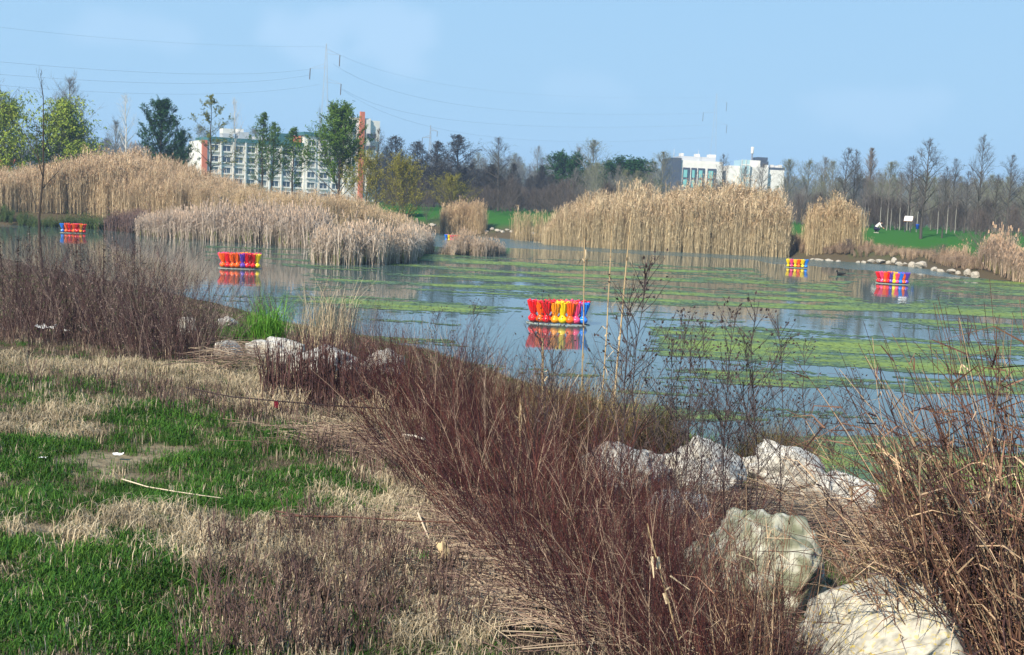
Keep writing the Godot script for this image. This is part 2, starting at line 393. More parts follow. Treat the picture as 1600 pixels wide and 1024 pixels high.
func branchy_weed(sd: int, w: float, k: Color, heads: float) -> Array:   # one tall dead weed, one metre tall: [stem, branches]
	var r := RandomNumberGenerator.new()
	r.seed = sd
	var stem := Tris.new()
	var br := Tris.new()
	var p := PackedVector3Array()
	var o := Vector3.ZERO
	for i in 8:
		p.push_back(Vector3(o.x, i / 7.0, o.z))
		o += Vector3(r.randfn(), 0, r.randfn()) * 0.014
	stem.tube(p, w, w * 0.3, 5, k)
	for i in 44:
		var h := r.randf_range(0.18, 0.97)
		var f := h * 6.999
		var a := p[int(f)].lerp(p[int(f) + 1], f - int(f))
		var az := r.randf() * TAU
		var el := deg_to_rad(r.randf_range(38, 68))
		var d := Vector3(cos(az) * cos(el), sin(el), sin(az) * cos(el))
		var L := (1.08 - h) * r.randf_range(0.25, 0.6) + 0.03
		var pts := PackedVector3Array([a])
		var q := a
		for s in 3:
			q += d * L / 3.0
			d = (d + Vector3(r.randfn(), r.randf() * 1.2, r.randfn()) * 0.14).normalized()
			pts.push_back(q)
		br.tube(pts, w * 0.5, w * 0.2, 3, k * r.randf_range(0.8, 1.3))
		for j in 8:
			var s := r.randf_range(0.6, 2.99)
			var b0 := pts[int(s)].lerp(pts[int(s) + 1], s - int(s))
			var d2 := (d + Vector3(r.randfn(), r.randfn(), r.randfn()) * 0.5).normalized()
			var l2 := L * r.randf_range(0.15, 0.4)
			var side := d2.cross(Vector3(r.randfn(), r.randfn(), r.randfn())).normalized()
			br.twig(b0, b0 + d2 * l2, w * 0.55, side, k * r.randf_range(0.8, 1.5))
			if r.randf() < heads:
				br.leaf(b0 + d2 * l2 * 0.9, d2, side, 0.016, 0.009, k * 1.3)
				br.leaf(b0 + d2 * l2 * 0.9, d2, d2.cross(side), 0.016, 0.009, k * 1.1)
	return [stem.mesh(plant), br.mesh(plant)]

func long_grass(sd: int, n: int, spread: float, lean: Vector3, cols: Array) -> Array:   # coarse stems a metre tall that lean, arch and break: [stems, broken leaves]
	var r := RandomNumberGenerator.new()
	r.seed = sd
	var stems := Tris.new()
	var leaves := Tris.new()
	for i in n:
		var a := r.randf() * TAU
		var base := Vector3(cos(a), 0, sin(a)) * sqrt(r.randf()) * spread
		var h := r.randf_range(0.45, 1.15)
		var d := (lean * r.randf_range(0.1, 1.2) + Vector3(r.randfn(), 0, r.randfn()) * 0.12 + Vector3.UP).normalized()
		var arch := lean * r.randf_range(0.0, 0.28) + Vector3(r.randfn(), -0.3, r.randfn()) * 0.07
		if r.randf() < 0.12: arch = lean * 0.7 + Vector3(0, -0.4, 0)
		var k: Color = (cols[r.randi() % cols.size()] as Color) * r.randf_range(0.7, 1.3)
		var p := PackedVector3Array([base - Vector3(0, 0.06, 0)])
		var at := base
		for s in 7:
			at += d * h * 0.15
			d = (d + arch * 0.3 + Vector3(r.randfn(), r.randfn(), r.randfn()) * 0.03).normalized()
			p.push_back(at)
		stems.tube(p, r.randf_range(0.0014, 0.0034), 0.0009, 3, k)
		for j in 4:
			var s := r.randf_range(0.5, 6.5)
			var b0 := p[int(s)].lerp(p[int(s) + 1], s - int(s))
			var e := (d * 0.6 + Vector3(r.randfn(), r.randfn() * 0.7, r.randfn()) * 0.6).normalized()
			var L := r.randf_range(0.06, 0.24)
			var side := e.cross(Vector3(r.randfn(), r.randfn(), r.randfn())).normalized()
			var mid := b0 + e * L * 0.5
			var e2 := (e + Vector3(r.randfn() * 0.5, -0.8, r.randfn() * 0.5)).normalized()
			leaves.strand(PackedVector3Array([b0, mid, mid + e2 * L * 0.6]), 0.0055, 0.0012, side, k * r.randf_range(0.9, 1.5))
	return [stems.mesh(plant), leaves.mesh(leafy)]

func rock_mesh(sd: int, m: Material, rough: float, flat: float) -> ArrayMesh:   # about a metre across
	var f := FastNoiseLite.new()
	f.seed = sd
	f.frequency = 0.75
	f.fractal_octaves = 5
	f.fractal_gain = 0.5
	var st := SurfaceTool.new()
	st.begin(Mesh.PRIMITIVE_TRIANGLES)
	st.set_smooth_group(0)
	var n := 22
	var point := func(face: int, i: int, j: int) -> Vector3:
		var u := tan((2.0 * i / n - 1.0) * PI * 0.25)
		var w := tan((2.0 * j / n - 1.0) * PI * 0.25)
		var q: Vector3 = [Vector3(1, u, -w), Vector3(-1, u, w), Vector3(u, 1, -w), Vector3(u, -1, w), Vector3(u, w, 1), Vector3(-u, w, -1)][face]
		q = q.normalized()
		var s := 0.5 + f.get_noise_3dv(q * 1.3) * rough * 0.45 + f.get_noise_3dv(q * 6.0) * rough * 0.10 + f.get_noise_3dv(q * 15.0) * rough * 0.035
		q *= s
		# broken faces: cut by a few planes
		var r := RandomNumberGenerator.new()
		r.seed = sd * 31
		for c in 9:
			var nr := Vector3(r.randfn(), r.randfn() * 0.8 + 0.2, r.randfn()).normalized()
			var off := r.randf_range(0.33, 0.46)
			var over := q.dot(nr) - off
			if over > 0.0: q -= nr * over * 0.8
		q.y *= flat
		return q
	for face in 6:
		for i in n:
			for j in n:
				var a: Vector3 = point.call(face, i, j)
				var b: Vector3 = point.call(face, i + 1, j)
				var c: Vector3 = point.call(face, i + 1, j + 1)
				var d: Vector3 = point.call(face, i, j + 1)
				var outward := (c - a).cross(d - b).dot(a + c) > 0.0   # front faces run clockwise
				for q in ([a, c, b, a, d, c] if outward else [a, b, c, a, c, d]): st.add_vertex(q)
	st.generate_normals()
	var out := st.commit()
	out.surface_set_material(0, m)
	return out

func lathe(profile: Array, seg: int, m: Material) -> ArrayMesh:
	var st := SurfaceTool.new()
	st.begin(Mesh.PRIMITIVE_TRIANGLES)
	st.set_smooth_group(0)
	for i in profile.size() - 1:
		for j in seg:
			var q := []
			for e in [[i, j], [i + 1, j], [i + 1, j + 1], [i, j + 1]]:
				var pr: Array = profile[e[0]]
				var a: float = TAU * (e[1] % seg) / seg
				q.append(Vector3(cos(a) * pr[0], pr[1], sin(a) * pr[0]))
			for k in ([0, 1, 2, 0, 2, 3]): st.add_vertex(q[k])
	st.generate_normals()
	var out := st.commit()
	out.surface_set_material(0, m)
	return out

# ------------------------------------------------------------------ build
func _ready() -> void:
	for p in POND: pond.push_back(Vector2(p[0], p[1]))
	lumps.seed = 4; lumps.frequency = 0.03; lumps.fractal_octaves = 3
	patchy.seed = 9; patchy.frequency = 0.03; patchy.fractal_octaves = 3
	# camera: hand-held on the bank, a little tilted to one side
	var cam := Camera3D.new()
	cam.name = "camera"
	cam.position = Vector3(0, 3.6, 0)
	cam.basis = Basis(Vector3.RIGHT, -0.109985) * Basis(Vector3.BACK, 0.042935)
	cam.fov = 33.0
	cam.near = 0.1
	cam.far = 4000.0
	add_child(cam)
	# sky, air and exposure
	var sky := ProceduralSkyMaterial.new()
	sky.sky_top_color = Color(0.34, 0.55, 0.77)
	sky.sky_horizon_color = Color(0.575, 0.708, 0.797)
	sky.sky_curve = 0.5
	sky.ground_bottom_color = Color(0.30, 0.29, 0.22)
	sky.ground_horizon_color = Color(0.55, 0.62, 0.66)
	sky.sun_angle_max = 1.0
	sky.sky_cover = clouds()
	sky.sky_cover_modulate = Color(1, 1, 1, 1)
	var env := Environment.new()
	env.background_mode = Environment.BG_SKY
	env.sky = Sky.new()
	env.sky.sky_material = sky
	env.tonemap_mode = Environment.TONE_MAPPER_LINEAR
	env.tonemap_exposure = 1.6
	env.fog_enabled = true
	env.fog_density = 0.0005
	env.fog_light_color = Color(0.72, 0.85, 1.0)
	env.sdfgi_enabled = true
	env.ssao_enabled = true
	env.ssil_enabled = true
	var we := WorldEnvironment.new()
	we.name = "air"
	we.environment = env
	add_child(we)
	var sun := DirectionalLight3D.new()
	sun.name = "sun"
	sun.light_energy = 1.6
	sun.light_color = Color(1.0, 0.955, 0.88)
	sun.light_angular_distance = 0.5
	sun.shadow_enabled = true
	sun.rotation_degrees = Vector3(-40, -33, 0)   # behind the camera's left shoulder
	add_child(sun)
	# shared materials
	plant = mat(Color.WHITE, 0.75, 0.25)
	plant.vertex_color_use_as_albedo = true
	plant.cull_mode = BaseMaterial3D.CULL_DISABLED
	leafy = plant.duplicate()
	leafy.backlight_enabled = true
	leafy.backlight = Color(0.3, 0.3, 0.3)
	set_kinds()
	land()
	water()
	far_side()
	reed_beds()
	buildings()
	power_lines()
	all_trees()
	rafts()
	far_details()
	near_rocks()
	near_plants()
	turf()
	litter()

func clouds() -> ImageTexture:   # faint fair-weather clouds; column 0 lies straight ahead
	var im := Image.create(1024, 512, false, Image.FORMAT_RGBAF)
	var f := FastNoiseLite.new()
	f.seed = 12
	f.frequency = 1.0
	f.fractal_octaves = 5
	var banks := RandomNumberGenerator.new()
	banks.seed = 4
	var list := [[-10.5, 8.2, 3.0, 1.5, 0.34], [-7.2, 8.3, 3.4, 1.7, 0.34], [17.5, 5.6, 3.6, 1.3, 0.20], [3.0, 6.0, 3.0, 1.0, 0.14]]
	for i in 26: list.append([40.0 + i * 12.0 + banks.randf_range(-4, 4), banks.randf_range(5, 9), banks.randf_range(2.5, 5), banks.randf_range(0.9, 1.7), 0.24])
	for y in range(180, 256):
		var up := (0.5 - (y + 0.5) / 512.0) * PI
		for x in 1024:
			var az := (x + 0.5) / 1024.0 * TAU
			var dir := Vector3(sin(az) * cos(up), sin(up), cos(az) * cos(up))
			var n := f.get_noise_3d(dir.x * 16.0, dir.y * 24.0, dir.z * 16.0)
			var a := 0.0
			for q in list:
				var da: float = wrapf(rad_to_deg(az) - q[0], -180.0, 180.0) / q[2]
				var de: float = (rad_to_deg(up) - q[1]) / q[3]
				if absf(da) < 2.0 and absf(de) < 2.0:
					a = maxf(a, q[4] * smoothstep(1.1, 0.2, da * da + de * de * (0.6 if de < 0.0 else 1.3) - n * 1.1))
			im.set_pixel(x, y, Color(0.22, 0.18, 0.17, a * 0.7))
	return ImageTexture.create_from_image(im)

func land() -> void:
	var xs := PackedFloat32Array()
	var ds := PackedFloat32Array()
	var x := 0.0
	var half := [0.0]
	while x < 900.0:
		x += 0.16 if x < 9.0 else 0.16 + (x - 9.0) * 0.045
		half.append(x)
	for i in range(half.size() - 1, 0, -1): xs.push_back(-half[i])
	for h in half: xs.push_back(h)
	var d := -60.0
	while d < 1500.0:
		ds.push_back(d)
		d += 0.15 if d > 2.0 and d < 14.0 else (0.15 + (d - 14.0) * 0.028 if d >= 14.0 else (0.15 + (2.0 - d) * 0.25))
	var v := PackedVector3Array()
	var c := PackedColorArray()
	var idx := PackedInt32Array()
	var nx := xs.size()
	for j in ds.size():
		for i in nx:
			var px := xs[i]
			var pd := ds[j]
			v.push_back(Vector3(px, ground(px, pd), -pd))
			var soil := Color(0.115, 0.088, 0.060)
			if pd < 45.0:
				if absf(px) < 14.0 and pd < 26.0:
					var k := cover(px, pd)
					soil = soil.lerp(Color(0.05, 0.07, 0.026), k.x * 0.7).lerp(Color(0.20, 0.155, 0.095), k.y * 0.6).lerp(Color(0.26, 0.215, 0.14), k.z * 0.9).lerp(Color(0.075, 0.055, 0.042), k.w * 0.6).lerp(Color(0.052, 0.038, 0.031), litter_and_shade(px, pd) * 0.9)
			else:
				var lawn := smoothstep(2.0, 7.0, shore(px, pd) + patchy.get_noise_2d(px * 8.0, pd * 8.0) * 4.0) * (1.0 if pd > 135.0 else smoothstep(-14.0, -8.0, px))
				soil = Color(0.105, 0.085, 0.052).lerp(Color(0.042, 0.145, 0.026), lawn)
			c.push_back(soil)
			if i > 0 and j > 0:
				var a := j * nx + i
				idx.append_array([a - nx - 1, a - 1, a, a - nx - 1, a, a - nx])
	var arr := []
	arr.resize(Mesh.ARRAY_MAX)
	arr[Mesh.ARRAY_VERTEX] = v
	arr[Mesh.ARRAY_COLOR] = c
	arr[Mesh.ARRAY_INDEX] = idx
	var st := SurfaceTool.new()
	st.create_from_arrays(arr)
	st.generate_normals()
	var m := mat(Color.WHITE, 0.95, 0.15)
	m.vertex_color_use_as_albedo = true
	m.albedo_texture = noise_map(0.02, [[0.0, Color(0.45, 0.42, 0.40)], [0.5, Color(0.9, 0.88, 0.85)], [1.0, Color(1, 1, 1)]], 3, 6)
	m.uv1_triplanar = true
	m.uv1_world_triplanar = true
	m.uv1_scale = Vector3.ONE * 0.9
	m.normal_enabled = true
	m.normal_texture = bumps(0.03, 5, 6.0)
	m.normal_scale = 1.0
	var mesh := st.commit()
	mesh.surface_set_material(0, m)
	var o := obj("ground", mesh, self)
	tag(o, "grassy bank and lawns round the pond", "ground", "", "structure")

func water() -> void:
	var calm := mat(Color(0.066, 0.104, 0.098), 0.05, 0.28)
	calm.normal_enabled = true
	calm.normal_texture = bumps(0.012, 21, 1.2, 3)
	calm.normal_scale = 0.10
	var ruffled: StandardMaterial3D = calm.duplicate()
	ruffled.normal_texture = bumps(0.05, 22, 6.0, 3)
	ruffled.normal_scale = 0.9
	ruffled.roughness = 0.18
	var gust := FastNoiseLite.new()
	gust.seed = 5
	gust.frequency = 0.035
	var surf := [SurfaceTool.new(), SurfaceTool.new()]
	for s in surf:
		s.begin(Mesh.PRIMITIVE_TRIANGLES)
		s.set_normal(Vector3.UP)
		s.set_tangent(Plane(1, 0, 0, 1))
	var row := func(x0: float, x1: float, d0: float, d1: float) -> void:
		var x := (x0 + x1) * 0.5
		var d := (d0 + d1) * 0.5
		var windy := d + gust.get_noise_2d(x, d * 2.0) * 9.0 > 92.0 and x > -12.0 + (d - 92.0) * -0.4
		if x > 20.0: windy = d + x * 0.9 + gust.get_noise_2d(x, d * 3.0) * 5.0 > 104.0
		var st: SurfaceTool = surf[1 if windy else 0]
		for q in [[x0, d0], [x0, d1], [x1, d1], [x0, d0], [x1, d1], [x1, d0]]:
			st.set_uv(Vector2(q[0], q[1]) * 0.12)
			st.add_vertex(Vector3(q[0], 0, -q[1]))
	row.call(-62.0, 95.0, -22.0, 60.0)
	for j in 70:
		var x := -62.0
		while x < 95.0:
			row.call(x, x + 1.5708, 60.0 + j, 61.0 + j)
			x += 1.57
	var mesh: ArrayMesh = surf[0].commit()
	surf[1].commit(mesh)
	mesh.surface_set_material(0, calm)
	mesh.surface_set_material(1, ruffled)
	tag(obj("water", mesh, self), "still pond water, ruffled by wind along the far shore", "water", "", "structure")
	# floating algae: thin flakes, thick in some streaks and sparse in others
	var f := FastNoiseLite.new()
	f.seed = 31
	f.frequency = 0.055
	f.fractal_octaves = 4
	var r := RandomNumberGenerator.new()
	r.seed = 77
	var b := Tris.new()
	for p in 3:
		var last := Vector3.ZERO
		var first := Vector3.ZERO
		for i in 10:
			var a := TAU * i / 9.0
			var q := Vector3(cos(a), 0, sin(a)) * r.randf_range(0.55, 1.1)
			if i == 9: q = first
			if i == 0: first = q
			else: b.tri(Vector3(0, 0.004, 0), last, q, Color.WHITE)
			last = q
	var wet: StandardMaterial3D = mat(Color.WHITE, 0.55, 0.35)
	wet.vertex_color_use_as_albedo = true
	wet.cull_mode = BaseMaterial3D.CULL_DISABLED
	var flake := b.mesh(wet)
	var places := []
	var tints := PackedColorArray()
	for i in 420000:
		var d := 12.0 * pow(78.0 / 12.0, pow(r.randf(), 0.8))
		var x := r.randf_range(-0.28, 0.56) * d
		var w := 0.0   # how thick the weed lies in this reach of the pond
		w = maxf(w, 1.0 * smoothstep(40.0, 46.0, d) * (1.0 - smoothstep(70.0, 80.0, d)) * smoothstep(-0.16, -0.02, x / d))
		w = maxf(w, 0.95 * smoothstep(22.5, 24.5, d) * (1.0 - smoothstep(36.0, 39.0, d)) * smoothstep(0.07, 0.2, x / d))
		w = maxf(w, 0.70 * smoothstep(12.5, 14.0, d) * (1.0 - smoothstep(17.5, 19.0, d)) * smoothstep(0.2, 0.3, x / d))
		w = maxf(w, 0.22 * smoothstep(19.0, 22.0, d) * smoothstep(0.0, 0.15, x / d))
		w *= smoothstep(-18.0, -8.0, x)
		var n := f.get_noise_2d(x * 1.0, d * 3.4) * 1.25 + f.get_noise_2d(x * 4.5 + 50.0, d * 15.0) * 0.5 + f.get_noise_2d(x * 16.0, d * 40.0) * 0.3
		if n < 0.44 - w * 0.50 + r.randfn() * 0.09 or shore(x, d) > -0.3: continue
		var open := false
		for q in RAFTS: open = open or Vector2((x - q[1] + (q[2] - d) * q[1] / q[2]) / 2.6, (d - q[2] * 0.93) / (q[2] * 0.17)).length_squared() < 0.8 + n * 1.1
		if open: continue
		var s := r.randf_range(0.02, 0.07) * (0.6 + d / 36.0)
		var thick := clampf((n - 0.44 + w * 0.50) * 2.0, 0.0, 1.0)
		places.append(Transform3D(Basis(Vector3.UP, r.randf() * TAU).scaled(Vector3(s, 1, s * r.randf_range(0.6, 1.0))), Vector3(x, r.randf_range(0.003, 0.010), -d)))
		tints.push_back(Color(0.060, 0.105, 0.056).lerp(Color(0.185, 0.25, 0.034), clampf(thick * 0.9 + r.randfn() * 0.22, 0, 1)) * r.randf_range(0.8, 1.2))
	print("algae ", places.size())
	many("floating_algae", flake, places, tints, "green algae floating in streaks on the open pond", "algae")

func far_side() -> void:
	# woods beyond the lawns that read as one mass, built from whole bare trees
	var r := RandomNumberGenerator.new()
	r.seed = 5
	for w in [["bare", "pale grey bare woodland far behind the lawns", 800], ["misty", "greenish budding woodland far behind the lawns", 480], ["darkbare", "dark bare woodland far behind the lawns", 500]]:
		var t := trees_mesh(w[0], 91)
		var places := []
		var tints := PackedColorArray()
		for i in w[2]:
			var d := r.randf_range(345.0, 470.0)
			var x := r.randf_range(-0.62, 0.62) * d
			if absf(x + 80.0) < 26.0 and d < 380.0: continue
			if x > 45.0 and x < 110.0: d = maxf(d, 430.0)
			var h := r.randf_range(9.0, 17.0)
			places.append(Transform3D(Basis(Vector3.UP, r.randf() * TAU).scaled(Vector3(h * 1.25, h, h * 1.25)), Vector3(x, 2.7, -d)))
			tints.push_back(Color.WHITE * r.randf_range(0.8, 1.15))
		var o := Node3D.new()
		o.name = numbered("far_woodland")
		add_child(o)
		tag(o, w[1], "woods", "", "stuff")
		many("trunks", t[0], places, tints, "", "", o)
		many("crowns", t[1], places, tints, "", "", o)
	# the wood behind the right-hand lawn and the thickets under it
	for w in [["bare", "grey bare young wood behind the lawn on the far shore", 210, 0.05, 0.62, 132.0, 215.0, 4.0, 8.0], ["misty", "greenish young wood behind the lawn on the far shore", 200, 0.05, 0.62, 134.0, 220.0, 4.0, 8.0], ["brush", "dark thicket under the young wood on the far shore", 620, -0.12, 0.62, 124.0, 200.0, 1.8, 3.8], ["dark", "dark thicket of bare trees left of the tall reed bed", 90, -0.13, 0.03, 165.0, 230.0, 4.0, 7.5]]:
		var t := trees_mesh(w[0], 92)
		var places := []
		var tints := PackedColorArray()
		for i in w[2]:
			var d := r.randf_range(w[5], w[6])
			var x := r.randf_range(w[3], w[4]) * d
			var h := r.randf_range(w[7], w[8]) * (1.0 if x > 20.0 or w[0] == "brush" or w[0] == "dark" else 0.85)
			if shore(x, d) < 12.0: continue
			if w[0] != "brush" and x / d > 0.125 and x / d < 0.262: h = minf(h, r.randf_range(3.6, 5.4))
			places.append(Transform3D(Basis(Vector3.UP, r.randf() * TAU).scaled(Vector3(h * 1.1, h, h * 1.1)), Vector3(x, 2.6, -d)))
			tints.push_back(Color.WHITE * (r.randf_range(0.6, 1.0) if w[0] == "brush" else r.randf_range(0.85, 1.35)))
		var o := Node3D.new()
		o.name = numbered("young_wood")
		add_child(o)
		tag(o, w[1], "woods", "", "stuff")
		many("trunks", t[0], places, tints, "", "", o)
		many("crowns", t[1], places, tints, "", "", o)

const BEDS := [
	["tall golden reed bed along the far shore, from the middle to the square clump", "reed", [[3.058, 108.0, 2.0, 2.4], [5.342, 107.0, 3.0, 3.7], [8.837, 106.0, 4.0, 4.5], [14.823, 105.0, 4.0, 4.7], [19.496, 104.0, 4.0, 4.8], [23.179, 103.0, 3.5, 4.8], [24.188, 102.0, 2.5, 4.7]], 1900, Color(1.08, 1.05, 0.98)],
	["square golden reed clump standing apart on the right bank", "reed", [[26.54, 100.0, 1.6, 3.7], [28.497, 100.0, 1.8, 4.0], [30.149, 99.0, 1.6, 3.6]], 340, Color(1.08, 1.02, 0.9)],
	["great mounded reed bed on the far left", "reed", [[-53.028, 106.0, 6.0, 2.7], [-48.126, 106.0, 6.0, 2.9], [-45.079, 109.0, 7.0, 3.5], [-42.7, 111.0, 8.0, 4.5], [-39.85, 112.0, 8.0, 4.8], [-35.328, 110.0, 8.0, 4.2], [-30.942, 108.0, 7.0, 3.2], [-26.698, 106.0, 6.0, 2.3]], 3000, Color(1.05, 0.98, 0.92)],
	["greyish cattail belt at the water in front of the great left reed bed", "cattail", [[-29.527, 88.0, 1.6, 2.0], [-24.98, 85.5, 1.8, 2.6], [-21.014, 83.5, 2.0, 2.8], [-17.207, 81.5, 2.0, 2.9], [-13.934, 79.0, 2.0, 2.9]], 760, Color(1.08, 1.02, 0.98)],
	["tan reeds behind the grey cattail belt", "reed", [[-28.591, 104.0, 4.0, 2.6], [-22.291, 100.0, 4.0, 2.2], [-16.189, 98.0, 5.0, 2.9], [-13.058, 100.0, 5.0, 3.1], [-9.982, 104.0, 4.0, 2.3]], 900, Color(1.05, 0.98, 0.90)],
	["pale cattail island in the middle of the pond", "cattail", [[-10.929, 62.072, 1.2, 2.2], [-9.463, 61.898, 1.8, 2.6], [-7.84, 63.25, 1.9, 2.7], [-6.559, 65.793, 1.5, 2.4], [-6.81, 77.068, 1.2, 2.5], [-6.397, 78.538, 0.8, 1.9]], 430, Color(1.08, 1.03, 0.98)],
	["small dark footed cattail island right of the middle one", "cattail", [[-4.673, 77.127, 0.9, 1.3], [-3.655, 79.157, 1.1, 2.0], [-2.479, 78.238, 1.1, 1.9], [-0.928, 80.773, 0.9, 1.2]], 150, Color(0.92, 0.84, 0.76)],
	["tan reed clump in the background beyond the small cattail island", "reed", [[-8.469, 128.0, 1.5, 3.3], [-6.036, 128.0, 2.0, 3.6], [-3.691, 126.0, 1.5, 3.0]], 170, Color(1.0, 0.9, 0.8)],
	["thin scattered reeds before the far lawn, between the tan clump and the golden bed", "reed", [[-0.431, 116.0, 1.5, 3.6], [1.03, 114.0, 1.5, 3.8], [2.783, 110.0, 1.5, 3.4]], 18, Color(1.0, 0.92, 0.8)],
	["cattail clump at the water on the right edge", "cattail", [[33.552, 79.084, 1.0, 2.3], [33.59, 76.336, 1.2, 2.6], [33.708, 73.203, 1.2, 2.2], [34.102, 70.487, 1.2, 2.2]], 170, Color(1.0, 0.86, 0.74)],
	["sparse brown sedge along the right bank above the stones", "cattail", [[25.427, 105.0, 1.2, 1.2], [28.536, 102.0, 1.2, 1.5], [30.578, 99.0, 1.2, 1.3], [32.26, 95.5, 1.2, 0.7], [34.266, 92.0, 1.3, 0.8], [34.943, 87.0, 1.2, 1.4]], 150, Color(0.95, 0.80, 0.64)],
	["low dry brush between the right bank stones and the lawn", "cattail", [[24.846, 102.5, 1.2, 0.9], [27.718, 99.0, 1.6, 1.0], [29.973, 97.0, 1.4, 0.8], [32.607, 96.5, 1.2, 0.55], [34.656, 93.0, 1.2, 0.6], [33.755, 84.0, 1.6, 1.1], [33.136, 79.0, 1.6, 1.3], [34.1, 76.0, 1.6, 1.2], [35.731, 73.0, 1.8, 1.2]], 520, Color(0.72, 0.60, 0.50)],
	["dark green sedge behind the far left balloon raft", "cattail", [[-51.898, 97.0, 2.0, 1.4], [-49.531, 99.0, 1.8, 1.4], [-44.95, 99.0, 1.2, 1.2], [-41.238, 97.0, 1.0, 1.1], [-38.633, 97.5, 1.0, 1.6], [-35.542, 96.0, 1.2, 1.8]], 260, Color(0.20, 0.33, 0.14)],
	["purplish dry brush patch between the left sedge and the cattail belt", "cattail", [[-34.988, 96.0, 1.3, 1.9], [-31.744, 93.0, 1.5, 2.2]], 110, Color(0.42, 0.33, 0.34)],
]
func reed_beds() -> void:
	var meshes := {"reed": [], "cattail": []}
	for i in 4:
		meshes.reed.append(reed_mesh(100 + i, "reed"))
		meshes.cattail.append(reed_mesh(200 + i, "cattail"))
	var r := RandomNumberGenerator.new()
	r.seed = 41
	for bed in BEDS:   # [label, style, centre line points [x, d, half depth, height], clumps, tint]
		var line: Array = bed[2]
		var o := Node3D.new()
		o.name = numbered("reed_bed")
		add_child(o)
		tag(o, bed[0], "reeds", "reed beds round the pond", "stuff")
		var per := [[], [], [], []]
		var tints := [PackedColorArray(), PackedColorArray(), PackedColorArray(), PackedColorArray()]
		for i in bed[3]:
			var f := r.randf() * (line.size() - 1)
			var a: Array = line[int(f)]
			var b: Array = line[mini(int(f) + 1, line.size() - 1)]
			var t := f - int(f)
			var hd := lerpf(a[2], b[2], t)
			var x := lerpf(a[0], b[0], t) + r.randf_range(-0.4, 0.4)
			var d := lerpf(a[1], b[1], t) + r.randf_range(-1, 1) * hd
			var h := lerpf(a[3], b[3], t) * (r.randf_range(0.68, 1.04) * (1.14 if r.randf() < 0.12 else 1.0) if bed[1] == "reed" else r.randf_range(0.6, 1.05) * (1.2 if r.randf() < 0.07 else 1.0)) * (1.0 + 0.24 * patchy.get_noise_2d(x * 16.0, d * 9.0))
			var k := r.randi() % 4
			var wd: float = h * (1.05 if bed[1] == "reed" else 1.25)
			per[k].append(Transform3D(Basis(Vector3.UP, r.randf() * TAU).scaled(Vector3(wd, h, wd)), Vector3(x, maxf(ground(x, d), -0.25), -d)))
			tints[k].push_back((bed[4] as Color) * r.randf_range(0.8, 1.15))
		for k in 4:
			if per[k].size(): many("reed_clumps", meshes[bed[1]][k], per[k], tints[k], "", "", o)

# ------------------------------------------------------------------ the two blocks of flats
func slab(called: String, parent: Node, lo: Vector3, hi: Vector3, m: Material) -> MeshInstance3D:
	var b := Tris.new()
	b.box(lo, hi)
	return obj(called, b.mesh(m), parent)

func window_mesh(w: float, h: float, m: Material) -> ArrayMesh:   # a frame round an opening, standing 0.3 m proud
	var b := Tris.new()
	var t := 0.28
	b.box(Vector3(-w / 2 - t, -0.45, 0), Vector3(w / 2 + t, 0, 0.55))
	b.box(Vector3(-w / 2 - t, h, 0), Vector3(w / 2 + t, h + t, 0.40))
	b.box(Vector3(-w / 2 - t, 0, 0), Vector3(-w / 2, h, 0.35))
	b.box(Vector3(w / 2, 0, 0), Vector3(w / 2 + t, h, 0.35))
	b.box(Vector3(-0.05, 0, 0), Vector3(0.05, h, 0.16))
	return b.mesh(m)

